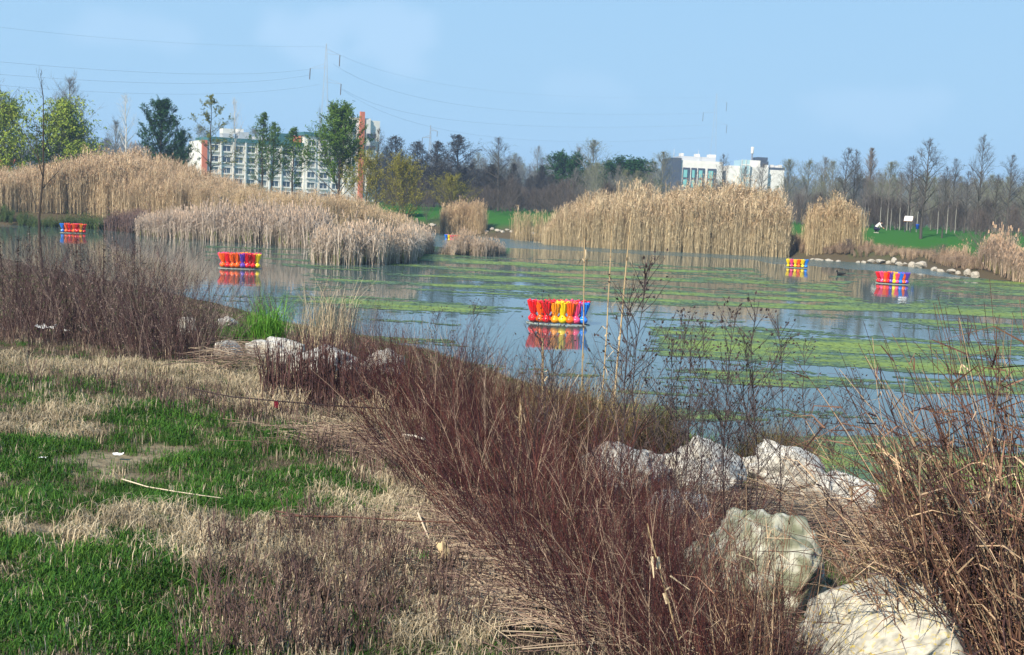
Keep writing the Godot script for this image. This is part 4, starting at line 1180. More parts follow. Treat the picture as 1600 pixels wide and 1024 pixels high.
# ------------------------------------------------------------------ small things on the far shore
const SHORE_STONES := [
	["largest rounded white stone on the far right shore", 32.581, 88.779, 1.079, 0.873],
	["white stone at the left foot of the right-hand cattails", 31.855, 76.531, 0.664, 0.62],
	["pale stone left of the white one by the right-hand cattails", 31.783, 77.777, 0.63, 0.54],
	["small pale stone third from the right-hand cattails", 31.771, 79.324, 0.459, 0.321],
	["flat pale stone left of the small one by the right-hand cattails", 31.944, 80.94, 0.843, 0.422],
	["low pale stone right of the largest rounded stone", 32.002, 83.195, 0.674, 0.385],
	["angular stone touching the low pale one right of the largest", 32.06, 84.635, 0.735, 0.441],
	["pale stone just left of the largest rounded stone", 32.142, 89.684, 0.675, 0.571],
	["small stone second left of the largest rounded stone", 32.146, 91.346, 0.423, 0.317],
	["wide low stone third left of the largest rounded stone", 31.736, 91.532, 0.689, 0.424],
	["upright pale stone in the heap left of the largest rounded stone", 31.731, 92.788, 0.752, 0.591],
	["small stone under the heap left of the largest rounded stone", 31.327, 92.99, 0.484, 0.323],
	["long pale stone above the right-hand balloon raft", 30.788, 93.483, 0.866, 0.433],
	["pale slab left of the long stone above the right-hand raft", 30.245, 93.983, 0.707, 0.435],
	["small pale stone left of the slab above the right-hand raft", 29.707, 94.351, 0.491, 0.273],
	["smallest pale stone before the shore bush", 29.293, 94.61, 0.438, 0.274],
	["long flat stone just right of the mostly yellow raft", 26.489, 96.366, 1.004, 0.335],
	["small flat stone nearest the mostly yellow raft", 26.058, 97.051, 0.505, 0.225],
	["pale stone second from the long flat one by the yellow raft", 27.101, 95.543, 0.663, 0.332],
	["small stone midway between the yellow raft and the shore bush", 27.784, 95.243, 0.551, 0.276],
	["white stone at the left end of the stones beyond the small cattail island", -3.351, 125.333, 0.653, 0.363],
	["tallest white stone beyond the small cattail island", -2.717, 125.661, 0.654, 0.509],
	["white stone second from the left beyond the small cattail island", -2.027, 123.834, 0.717, 0.358],
	["low white stone beyond the small cattail island", -1.513, 122.925, 0.64, 0.285],
	["white stone in the middle of the row beyond the cattail island", -1.039, 124.163, 0.575, 0.287],
	["pale stone near the right end of the row beyond the cattail island", -0.517, 122.027, 0.565, 0.424],
	["white stone left of the tan reed clump in the background", -10.062, 133.514, 0.85, 0.464],
	["pale stone right of the row beyond the cattail island", 0.535, 120.211, 0.696, 0.348],
	["pale stone in the gap before the tall reed bed", 1.767, 119.005, 0.826, 0.413],
	["small pale stone at the left foot of the tall reed bed", 2.703, 117.798, 0.614, 0.341],
]
func far_details() -> void:
	var pale := stone_mat(Color(0.50, 0.45, 0.37), 71)
	var shapes := []
	for i in 4: shapes.append(rock_mesh(300 + i, pale, 0.5, 0.7))
	for i in SHORE_STONES.size():   # [label, x, d, width, height]
		var s: Array = SHORE_STONES[i]
		var o := obj("shore_stone", shapes[i % 4], self, Vector3(s[1], maxf(ground(s[1], s[2]), -0.1) + s[4] * 0.3, -s[2]))
		o.rotation = Vector3(0.1 * (i % 3), i * 1.7, 0.1 * (i % 2))
		o.scale = Vector3(s[3], s[4] * 1.35, s[3] * 0.8)
		tag(o, s[0], "stone", "pale stones along the far shore")
	# information lectern
	var p := on(40.142, 114.099)
	var o := thing("information_board", "white slanted information board on dark legs, on the lawn in front of the young wood", "sign", p)
	o.rotation.y = -0.5
	var b := Tris.new()
	b.box(Vector3(-0.40, -0.03, -0.33), Vector3(0.40, 0.03, 0.33))
	var panel := obj("panel", b.mesh(mat(Color(0.8, 0.8, 0.78), 0.5)), o, Vector3(0, 1.38, 0))
	panel.rotation.x = deg_to_rad(48.0)
	var bb := Tris.new()
	bb.box(Vector3(-0.43, -0.07, -0.36), Vector3(0.43, -0.033, 0.36))
	var back := obj("panel_back", bb.mesh(mat(Color(0.25, 0.10, 0.04), 0.7)), panel)
	for s in [-1, 1]:
		var leg := Tris.new()
		leg.box(Vector3(s * 0.26 - 0.05, -0.1, -0.05), Vector3(s * 0.26 + 0.05, 1.35, 0.05))
		obj("leg", leg.mesh(mat(Color(0.05, 0.05, 0.06), 0.6)), o)
	# lamp post behind the left reeds
	var lp := thing("lamp_post", "dark lamp post rising behind the left reed bed, beside the dark conifer", "lamp post", on(-45.104, 150.0))
	var lb := Tris.new()
	lb.tube(PackedVector3Array([Vector3(0, -0.1, 0), Vector3(0, 4.3, 0)]), 0.09, 0.06, 8, Color(0.03, 0.03, 0.035))
	obj("pole", lb.mesh(plant), lp)
	obj("lantern", lathe([[0.0, 0.0], [0.22, 0.05], [0.34, 0.5], [0.42, 0.55], [0.12, 0.85], [0.0, 0.9]], 10, mat(Color(0.04, 0.04, 0.05), 0.5)), lp, Vector3(0, 4.25, 0))
	# a small blue litter bin by a pale trunk
	var bl := thing("litter_bin", "small blue bin among the pale trunks right of the information board", "bin", on(41.083, 114))
	obj("bucket", lathe([[0.0, 0.0], [0.19, 0.0], [0.24, 0.62], [0.26, 0.64], [0.26, 0.70], [0.21, 0.70], [0.2, 0.1], [0.0, 0.1]], 14, mat(Color(0.02, 0.10, 0.55), 0.45)), bl, Vector3(0, 0.5, 0))
	bl.scale = Vector3.ONE * 0.72
	var bp := Tris.new()
	bp.tube(PackedVector3Array([Vector3(0, -0.1, -0.29), Vector3(0, 1.25, -0.29)]), 0.03, 0.03, 6, Color(0.2, 0.2, 0.2))
	obj("post", bp.mesh(plant), bl)
	person()
	waterbird()

func person() -> void:   # stooping on the lawn; one body from smoothly joined limbs
	var o := thing("person", "person in a white top and dark trousers crouching on the far lawn", "person", on(36.178, 111.364))
	o.rotation.y = deg_to_rad(-15.0)
	var white := Color(0.72, 0.66, 0.62)
	var navy := Color(0.02, 0.022, 0.05)
	var skin := Color(0.50, 0.28, 0.19)
	var shoe := Color(0.45, 0.42, 0.36)
	var bones := []   # from, to, radius, radius, colour
	for s in [-1.0, 1.0]:
		var ankle := Vector3(-0.16 + 0.10 * s, 0.09, 0.12 * s)
		var knee := Vector3(0.14 + 0.05 * s, 0.46, 0.17 * s)
		var hip := Vector3(-0.22, 0.42, 0.10 * s)
		bones.append([hip, knee, 0.10, 0.068, navy])
		bones.append([knee, ankle, 0.066, 0.046, navy])
		bones.append([ankle + Vector3(-0.04, -0.04, 0), ankle + Vector3(0.17, -0.05, 0), 0.045, 0.038, shoe])
		var sh := Vector3(0.16, 0.92, 0.19 * s)
		var el := Vector3(0.34, 0.66, 0.21 * s)
		var wr := Vector3(0.50, 0.55, 0.10 * s)
		bones.append([sh, el, 0.062, 0.050, white])
		bones.append([el, wr, 0.047, 0.034, white if s < 0 else skin])
		for k in 5:
			bones.append([wr + Vector3(0.03, -0.01, 0), wr + Vector3(0.11, -0.05 - 0.006 * k, (k - 2) * 0.026), 0.02, 0.013, skin])
	bones.append([Vector3(-0.22, 0.42, 0), Vector3(-0.12, 0.66, 0), 0.165, 0.15, navy])
	bones.append([Vector3(-0.13, 0.64, 0), Vector3(0.14, 0.93, 0), 0.155, 0.15, white])
	bones.append([Vector3(0.12, 0.92, 0.1), Vector3(0.12, 0.92, -0.1), 0.10, 0.10, white])
	bones.append([Vector3(0.16, 0.96, 0), Vector3(0.26, 1.04, 0), 0.06, 0.055, skin])
	bones.append([Vector3(0.29, 1.06, 0), Vector3(0.33, 1.00, 0), 0.092, 0.075, skin])
	bones.append([Vector3(0.405, 1.03, 0), Vector3(0.425, 1.005, 0), 0.018, 0.014, skin])
	for s in [-1.0, 1.0]: bones.append([Vector3(0.29, 1.04, 0.092 * s), Vector3(0.29, 1.02, 0.096 * s), 0.022, 0.016, skin])
	obj("body", nets(bones, Vector3(-0.55, -0.06, -0.42), Vector3(0.75, 1.25, 0.42), 0.026), o)
	var hair := [[Vector3(0.265, 1.09, 0), Vector3(0.235, 1.03, 0), 0.105, 0.09, Color(0.03, 0.02, 0.015)]]
	obj("hair", nets(hair, Vector3(0.08, 0.88, -0.16), Vector3(0.42, 1.26, 0.16), 0.02), o)

func nets(bones: Array, lo: Vector3, hi: Vector3, step: float) -> ArrayMesh:   # surface nets of smoothly joined tapered capsules
	var n := Vector3i(((hi - lo) / step).ceil())
	var val := PackedFloat32Array()
	val.resize(n.x * n.y * n.z)
	var tint := PackedColorArray()
	tint.resize(val.size())
	for k in n.z:
		for j in n.y:
			for i in n.x:
				var p := lo + Vector3(i, j, k) * step
				var acc := 0.0
				var best := 1e9
				var col := Color.WHITE
				for b in bones:
					var a: Vector3 = b[0]
					var ab: Vector3 = b[1] - a
					var t := clampf((p - a).dot(ab) / ab.length_squared(), 0.0, 1.0)
					var d: float = p.distance_to(a + ab * t) - lerpf(b[2], b[3], t)
					acc += exp(-clampf(d, -0.4, 0.6) / 0.016)
					if d < best:
						best = d
						col = b[4]
				var at := (k * n.y + j) * n.x + i
				val[at] = -log(maxf(acc, 1e-20)) * 0.016
				tint[at] = col
	var vert := {}
	var st := SurfaceTool.new()
	st.begin(Mesh.PRIMITIVE_TRIANGLES)
	st.set_smooth_group(0)
	var points := PackedVector3Array()
	var cols := PackedColorArray()
	for k in n.z - 1:
		for j in n.y - 1:
			for i in n.x - 1:
				var sum := Vector3.ZERO
				var cnt := 0
				for e in [[0, 1], [2, 3], [4, 5], [6, 7], [0, 2], [1, 3], [4, 6], [5, 7], [0, 4], [1, 5], [2, 6], [3, 7]]:
					var ca := Vector3i(i + (e[0] & 1), j + ((e[0] >> 1) & 1), k + (e[0] >> 2))
					var cb := Vector3i(i + (e[1] & 1), j + ((e[1] >> 1) & 1), k + (e[1] >> 2))
					var va := val[(ca.z * n.y + ca.y) * n.x + ca.x]
					var vb := val[(cb.z * n.y + cb.y) * n.x + cb.x]
					if (va < 0.0) != (vb < 0.0):
						sum += Vector3(ca).lerp(Vector3(cb), va / (va - vb))
						cnt += 1
				if cnt:
					vert[Vector3i(i, j, k)] = points.size()
					points.push_back(lo + sum / cnt * step)
					cols.push_back(tint[(k * n.y + j) * n.x + i])
	for c in vert:
		for ax in 3:
			var ee := Vector3i.ZERO
			ee[ax] = 1
			var u := Vector3i.ZERO
			u[(ax + 1) % 3] = 1
			var w := Vector3i.ZERO
			w[(ax + 2) % 3] = 1
			var q: Vector3i = c + ee
			if q.x >= n.x or q.y >= n.y or q.z >= n.z: continue
			var va := val[(c.z * n.y + c.y) * n.x + c.x]
			var vb := val[(q.z * n.y + q.y) * n.x + q.x]
			if (va < 0.0) == (vb < 0.0): continue
			if not (vert.has(c - u) and vert.has(c - w) and vert.has(c - u - w)): continue
			var quad := [vert[c], vert[c - u], vert[c - u - w], vert[c - w]]
			if va < 0.0: quad.reverse()
			for s in [0, 1, 2, 0, 2, 3]:
				st.set_color(cols[quad[s]])
				st.add_vertex(points[quad[s]])
	st.generate_normals()
	var out := st.commit()
	out.surface_set_material(0, plant)
	return out

func waterbird() -> void:
	var o := thing("waterbird", "small dark waterbird swimming left of the right-hand balloon raft", "bird", Vector3(21.22, 0.0, -72.077))
	o.rotation.y = PI
	var k := Color(0.02, 0.02, 0.022)
	var bones := [[Vector3(-0.20, 0.09, 0), Vector3(0.12, 0.07, 0), 0.06, 0.10, k], [Vector3(-0.36, 0.13, 0), Vector3(-0.2, 0.09, 0), 0.02, 0.05, k], [Vector3(0.14, 0.1, 0), Vector3(0.22, 0.24, 0), 0.05, 0.035, k], [Vector3(0.22, 0.27, 0), Vector3(0.26, 0.26, 0), 0.052, 0.042, k], [Vector3(0.3, 0.26, 0), Vector3(0.37, 0.245, 0), 0.02, 0.01, Color(0.55, 0.5, 0.45)]]
	obj("body", nets(bones, Vector3(-0.45, -0.06, -0.16), Vector3(0.45, 0.4, 0.16), 0.022), o)

func stone_mat(c: Color, sd: int) -> StandardMaterial3D:
	var m := mat(Color.WHITE, 0.9, 0.2)
	m.albedo_texture = noise_map(0.009, [[0.0, c * 0.3], [0.38, c * 0.6], [0.54, c * 0.9], [0.7, c * 1.05], [1.0, c * 1.1]], sd, 6)
	m.uv1_triplanar = true
	m.uv1_scale = Vector3.ONE * 2.6
	m.normal_enabled = true
	m.normal_texture = bumps(0.025, sd + 1, 5.0, 6)
	m.normal_scale = 1.0
	return m

const ROCKS := [
	["big pale boulder with yellow lichen at the bottom right", 1.809, 4.868, 0.803, 0.552, 0.643, 0.3, 2, 0.22],
	["dark mossy boulder left of the big lichen boulder", 1.443, 5.889, 0.863, 0.57, 0.691, 1.2, 1, 0.22],
	["white boulder with a pointed top in the waterside row", 1.671, 9.173, 0.776, 0.491, 0.621, 0.6, 0, 0.3],
	["smooth white boulder at the right end of the waterside row", 2.706, 10.437, 0.797, 0.457, 0.637, 2.0, 0, 0.3],
	["small white boulder sloping to the water right of the smooth one", 3.124, 9.987, 0.512, 0.327, 0.41, 2.9, 0, 0.3],
	["greyer boulder half hidden by dry stems at the left of the waterside row", 0.908, 8.799, 0.696, 0.41, 0.557, 0.2, 0, 0.3],
	["pale boulder behind the right-hand grass clump", 3.127, 7.602, 0.517, 0.377, 0.414, 1.0, 2, 0.2],
	["pale boulder lying low before the mossy one", 1.288, 8.153, 0.555, 0.231, 0.444, 2.4, 0, 0.1],
	["white boulder left of the dark upright stand of stems", -2.852, 13.562, 0.695, 0.386, 0.556, 0.4, 0, 0.15],
	["white boulder behind the dark upright stand of stems", -2.254, 13.234, 0.827, 0.488, 0.661, 1.5, 0, 0.15],
	["small pale boulder beside the twig pile on the left", -3.485, 13.417, 0.324, 0.251, 0.259, 0.9, 0, 0.2],
	["grey stone upright among the left shrubs", -4.73, 15.964, 0.239, 0.391, 0.191, 0.2, 0, 0.2],
	["low grey stone in front of the green grass on the left", -4.605, 17.755, 0.347, 0.179, 0.278, 1.9, 0, 0.3],
	["pale boulder deep in the brown shrubs at the middle of the bank", -1.585, 13.947, 0.558, 0.339, 0.447, 1.1, 0, 0.2],
]
func near_rocks() -> void:
	var lime := stone_mat(Color(0.58, 0.55, 0.48), 81)
	var mossy := stone_mat(Color(0.36, 0.37, 0.26), 84)
	mossy.uv1_scale = Vector3.ONE * 0.9
	mossy.albedo_texture = noise_map(0.011, [[0.0, Color(0.05, 0.06, 0.035)], [0.42, Color(0.16, 0.165, 0.105)], [0.60, Color(0.30, 0.30, 0.22)], [0.74, Color(0.46, 0.45, 0.37)], [1.0, Color(0.60, 0.58, 0.50)]], 84, 6)
	var lichen := stone_mat(Color(0.47, 0.445, 0.37), 87)
	lichen.detail_enabled = true
	lichen.detail_blend_mode = BaseMaterial3D.BLEND_MODE_MIX
	lichen.detail_albedo = noise_map(0.02, [[0.0, Color(0.55, 0.36, 0.02)], [1.0, Color(0.48, 0.40, 0.10)]], 90)
	lichen.detail_mask = noise_map(0.016, [[0.0, Color(0, 0, 0)], [0.70, Color(0, 0, 0)], [0.76, Color(0.8, 0.8, 0.8)], [1.0, Color(1, 1, 1)]], 91, 4)
	lichen.detail_uv_layer = BaseMaterial3D.DETAIL_UV_1
	for i in ROCKS.size():   # [label, x, d, width, height, depth, yaw, kind, sunk share]
		var s: Array = ROCKS[i]
		var o := obj("boulder", rock_mesh(500 + i, [lime, mossy, lichen][s[7]], 0.55, 1.0), self, on(s[1], s[2], s[4] * s[8]))
		o.rotation.y = s[6]
		o.scale = Vector3(s[3], s[4], s[5]) * 1.15
		tag(o, s[0], "boulder", "white limestone boulders on the near bank")

const SHRUBS := [
	["reddish brown shrub at the left end of the leaning row", -0.663, 9.166, 1.212, 1.05, "lean", "reddish brown shrubs leaning along the near bank"],
	["reddish brown shrub second in the leaning row, thickest at its foot", -0.234, 7.882, 1.209, 1.05, "lean", "reddish brown shrubs leaning along the near bank"],
	["reddish brown shrub third in the leaning row", 0.078, 6.76, 1.116, 1.05, "lean", "reddish brown shrubs leaning along the near bank"],
	["reddish brown shrub fourth in the leaning row", 0.311, 5.918, 1.036, 1.05, "lean", "reddish brown shrubs leaning along the near bank"],
	["reddish brown shrub fifth in the leaning row, before the mossy boulder", 0.508, 5.197, 0.961, 1.05, "lean", "reddish brown shrubs leaning along the near bank"],
	["lowest reddish brown shrub of the leaning row, at the bottom edge", 0.709, 4.594, 0.895, 1.05, "lean", "reddish brown shrubs leaning along the near bank"],
	["reddish brown shrub at the bottom edge between the row and the lichen boulder", 0.948, 4.393, 0.797, 1.05, "lean", "reddish brown shrubs leaning along the near bank"],
	["shrub behind the leaning row, left one, against the water", -0.909, 11.049, 1.132, 1.0, "lean", "reddish brown shrubs leaning along the near bank"],
	["shrub behind the leaning row below the nearest balloon raft", -0.198, 10.081, 1.033, 1.0, "lean", "reddish brown shrubs leaning along the near bank"],
	["shrub behind the leaning row at the foot of the pale canes", 0.394, 9.075, 0.956, 1.0, "lean", "reddish brown shrubs leaning along the near bank"],
	["shrub behind the leaning row in front of the greyer boulder", 0.723, 7.833, 0.724, 1.0, "lean", "reddish brown shrubs leaning along the near bank"],
	["shrub behind the leaning row left of the mossy boulder", 0.942, 6.632, 0.788, 1.0, "lean", "reddish brown shrubs leaning along the near bank"],
	["low loose shrub before the white pointed boulder", 1.113, 6.112, 0.522, 1.0, "lean", "reddish brown shrubs leaning along the near bank"],
	["dusky shrub at the left edge of the view", -6.736, 14.666, 1.502, 1.15, "upright", "dusky dry shrubs on the left of the bank"],
	["dusky shrub second from the left edge, with dark seed heads", -6.102, 14.341, 1.519, 1.15, "upright", "dusky dry shrubs on the left of the bank"],
	["dusky shrub behind the paper scrap", -6.334, 15.866, 1.514, 1.15, "upright", "dusky dry shrubs on the left of the bank"],
	["dusky shrub in the middle of the left thicket", -5.17, 13.974, 1.603, 1.15, "upright", "dusky dry shrubs on the left of the bank"],
	["dusky shrub right of the middle of the left thicket", -4.651, 13.65, 1.542, 1.15, "upright", "dusky dry shrubs on the left of the bank"],
	["dusky shrub at the right front of the left thicket", -4.022, 12.843, 1.338, 1.15, "upright", "dusky dry shrubs on the left of the bank"],
	["thin dusky shrub right of the left thicket, before the pond", -3.821, 13.403, 1.122, 1.15, "upright", "dusky dry shrubs on the left of the bank"],
	["dusky shrub at the back of the left thicket, tallest against the water", -5.882, 16.823, 1.703, 1.15, "upright", "dusky dry shrubs on the left of the bank"],
	["low dusky shrub at the left foot of the thicket", -5.838, 13.177, 1.064, 1.15, "upright", "dusky dry shrubs on the left of the bank"],
	["open dusky shrub beside the upright grey stone", -4.338, 14.609, 1.137, 1.15, "upright", "dusky dry shrubs on the left of the bank"],
	["thin brown shrub right behind the green grass tuft", -3.799, 16.324, 1.433, 0.7, "upright", "thin shrubs between the green grass and the leaning row"],
	["thin shrub behind the white boulder, against the water", -2.182, 15.705, 1.195, 0.7, "upright", "thin shrubs between the green grass and the leaning row"],
	["thin shrub between the boulder and the leaning row", -1.479, 13.217, 1.083, 0.7, "upright", "thin shrubs between the green grass and the leaning row"],
	["thin grey shrub at the water, above the white boulder", -2.94, 16.873, 1.185, 0.7, "upright", "thin shrubs between the green grass and the leaning row"],
	["fine upright brown shrub behind the leaning row, left of the nearest raft", -0.66, 10.847, 1.206, 1.0, "haze", "fine upright shrubs behind the leaning row"],
	["fine upright brown shrub under the nearest balloon raft", -0.006, 9.238, 1.081, 1.0, "haze", "fine upright shrubs behind the leaning row"],
	["fine upright brown shrub between the short cane and the long canes", 0.45, 8.395, 1.081, 1.0, "haze", "fine upright shrubs behind the leaning row"],
	["fine upright brown shrub right of the pale canes", 0.902, 7.712, 0.948, 1.0, "haze", "fine upright shrubs behind the leaning row"],
	["fine upright brown shrub left of the smooth white boulder", 1.433, 7.227, 0.846, 1.0, "haze", "fine upright shrubs behind the leaning row"],
	["fine upright brown shrub at the bottom, over the mossy boulder's left side", 0.894, 5.353, 0.815, 1.0, "haze", "fine upright shrubs behind the leaning row"],
	["fine upright brown shrub at the left shoulder of the leaning row", -1.271, 11.134, 1.043, 1.0, "haze", "fine upright shrubs behind the leaning row"],
	["fine upright brown shrub before the pale boulder deep in the shrubs", -1.533, 11.617, 0.816, 1.0, "haze", "fine upright shrubs behind the leaning row"],
	["dark upright stand of dead stems in front of the white boulder, left half", -2.09, 10.702, 0.827, 1.0, "stand", "upright dead stems before the white boulder"],
	["dark upright stand of dead stems in front of the white boulder, right half", -1.73, 10.658, 0.823, 1.0, "stand", "upright dead stems before the white boulder"],
]
const TALL := [
	["tall weed right of the pale canes, blackest of them", 0.799, 6.554, 1.802, 0.02],
	["tall finely branched weed between the straight stemmed one and the bushy one", 1.39, 6.669, 1.602, 0.02],
	["tall dark weed just right of the tallest pale cane", 0.788, 7.633, 1.767, -0.03],
	["leaning finely branched weed right of the smooth white boulder", 2.258, 7.538, 1.265, 0.09],
	["dark weed rising from the pointed white boulder", 1.506, 8.144, 1.508, 0.0],
	["tall bushy weed over the white pointed boulder", 1.1, 6.871, 1.511, -0.03],
	["tall weed leaning right beside the bushy one", 1.177, 6.59, 1.449, -0.08],
	["tall weed with a straight dark stem before the smooth white boulder", 1.482, 6.269, 1.669, -0.01],
	["thin weed right of the straight stemmed one", 1.863, 7.302, 1.564, 0.04],
	["weed at the waterside tussock with few branches", 2.529, 9.007, 1.46, 0.1],
	["weed left of the pale canes before the nearest balloon raft", 0.45, 8.395, 1.409, 0.1],
	["weed leaning left in front of the nearest balloon raft", 0.313, 8.875, 1.541, 0.16],
	["thin weed between the canes and the black one", 1.017, 7.352, 1.361, 0.05],
	["weed standing in the middle of the leaning row, against the water", -0.403, 9.524, 1.268, 0.05],
	["thin weed with seed heads right of the smooth boulder", 2.573, 7.972, 1.292, -0.05],
	["thin reddish weed in front of the pointed white boulder", 1.293, 6.47, 1.348, 0.03],
	["low bushy weed left of the mossy boulder", 0.851, 5.634, 1.076, 0.05],
	["slim weed behind the mossy boulder", 1.627, 7.544, 1.441, -0.05],
	["bushy weed behind the leaning row, above the tussocks", 0.797, 8.671, 1.204, 0.0],
	["small weed in the leaning row under the short thick cane", 0.183, 7.279, 1.011, 0.05],
	["slim weed at the left part of the leaning row", -0.748, 9.607, 1.167, -0.04],
	["thin branching weed left of the right-hand grass clumps", 2.8, 7.73, 1.208, 0.06],
]
const STALKS := [
	["dark seed stalk at the left edge of the view", -6.936, 14.988, 1.344, 0.05],
	["second dark seed stalk from the left edge", -6.669, 14.706, 1.302, -0.06],
	["dark seed stalk below the far left balloon raft, left one", -6.322, 15.906, 1.307, 0.02],
	["dark seed stalk below the far left balloon raft, right one", -6.066, 15.584, 1.29, -0.05],
	["tallest dark seed stalk right of the far left raft", -5.907, 15.863, 1.469, 0.02],
	["dark seed stalk in the right part of the thicket", -5.459, 15.258, 1.263, 0.06],
	["curved dark seed stalk before the cattail belt", -5.86, 16.903, 1.389, -0.04],
	["dark seed stalk left of the bare young tree's foot", -6.709, 15.307, 1.329, 0.03],
	["short dark seed stalk in the middle of the thicket", -6.186, 14.783, 0.984, 0.1],
]
const CANES := [
	["tallest pale cane, with a brown ragged top, right of the nearest raft", 0.887, 9.547, 2.249, -0.035, 0.009],
	["pale cane just left of the tallest one", 0.82, 9.628, 2.117, 0.0, 0.007],
	["pale cane crossing the right end of the nearest raft", 0.668, 9.67, 2.015, 0.03, 0.007],
	["short thick pale cane under the nearest raft", 0.301, 9.475, 1.097, 0.0, 0.014],
	["short pale cane broken off between the shrubs of the leaning row", 0.124, 8.159, 0.755, 0.05, 0.012],
	["long pale cane leaning left at the bottom of the bank", 0.818, 4.473, 0.699, 0.32, 0.004],
]
const CLUMPS := [
	["tallest rust brown grass clump at the right edge, arching left", 2.315, 4.783, 1.467, 260, 0.2, Vector3(-0.45, 0, 0.05)],
	["rust brown grass clump cut by the right edge", 2.687, 5.058, 1.581, 240, 0.22, Vector3(-0.30, 0, 0.0)],
	["loose grass clump over the lichen boulder", 2.042, 4.824, 1.145, 150, 0.26, Vector3(-0.5, 0, 0.0)],
	["grass clump at the waterside behind the lichen boulder", 2.993, 7.01, 1.034, 110, 0.24, Vector3(-0.35, 0, 0.0)],
	["low bleached grass clump by the water right of the small white boulder", 2.997, 8.086, 0.632, 80, 0.3, Vector3(-0.1, 0, 0.0)],
	["thin grass clump at the bottom edge before the mossy boulder", 1.088, 4.352, 0.743, 130, 0.22, Vector3(-0.1, 0, 0.0)],
]
const TUSSOCKS := [
	["tall bright green grass tuft on the left of the bank", -3.465, 15.601, 0.81, 420, 0.235, 0.95, Color(0.06, 0.20, 0.02), Color(0.16, 0.34, 0.05), "green_grass_tuft", 0.011],
	["low green grass spreading left of the tall tuft", -4.045, 16.086, 0.278, 300, 0.279, 1.1, Color(0.05, 0.14, 0.02), Color(0.12, 0.24, 0.05), "green_grass_tuft", 0.01],
	["bleached grass arching over the white boulder", -2.717, 15.872, 1.162, 240, 0.423, 0.8, Color(0.36, 0.28, 0.18), Color(0.52, 0.44, 0.30), "straw_tussock", 0.009],
	["olive brown rounded tussock behind the leaning row", 0.62, 9.631, 0.897, 1700, 0.435, 1.0, Color(0.13, 0.10, 0.045), Color(0.30, 0.23, 0.11), "brown_tussock", 0.007],
	["darker tussock right of the olive brown one, over the pointed boulder", 1.333, 10.579, 0.704, 1200, 0.355, 1.0, Color(0.06, 0.06, 0.025), Color(0.20, 0.15, 0.07), "brown_tussock", 0.007],
	["dark green and brown tussock behind the smooth white boulder", 3.203, 12.889, 0.729, 1500, 0.462, 1.0, Color(0.05, 0.06, 0.02), Color(0.20, 0.13, 0.065), "brown_tussock", 0.006],
	["tuft of green grass between the two dark tussocks", 1.902, 10.968, 0.35, 300, 0.228, 1.0, Color(0.04, 0.12, 0.02), Color(0.12, 0.22, 0.04), "green_grass_tuft", 0.008],
	["olive brown tussock at the water under the nearest raft", 0.139, 10.436, 0.625, 900, 0.326, 1.0, Color(0.12, 0.09, 0.045), Color(0.28, 0.21, 0.11), "brown_tussock", 0.007],
	["bleached brown tussock deep behind the leaning row, left of the short cane", -0.416, 11.123, 0.629, 800, 0.36, 1.0, Color(0.14, 0.10, 0.065), Color(0.32, 0.25, 0.16), "brown_tussock", 0.007],
	["straw tuft at the foot of the dark upright stems", -2.196, 10.262, 0.273, 300, 0.273, 1.2, Color(0.40, 0.31, 0.19), Color(0.58, 0.48, 0.33), "straw_tussock", 0.007],
	["straw tuft right of the dark upright stems", -1.443, 10.495, 0.265, 260, 0.279, 1.2, Color(0.38, 0.29, 0.18), Color(0.54, 0.44, 0.30), "straw_tussock", 0.007],
	["small green plant in the stubble above the dead leaf", -0.43, 5.603, 0.086, 60, 0.052, 1.0, Color(0.05, 0.20, 0.02), Color(0.11, 0.30, 0.04), "green_grass_tuft", 0.01],
	["small green plant in the stubble below the dead leaf", -0.513, 4.562, 0.076, 60, 0.063, 1.0, Color(0.05, 0.17, 0.02), Color(0.10, 0.26, 0.04), "green_grass_tuft", 0.009],
]
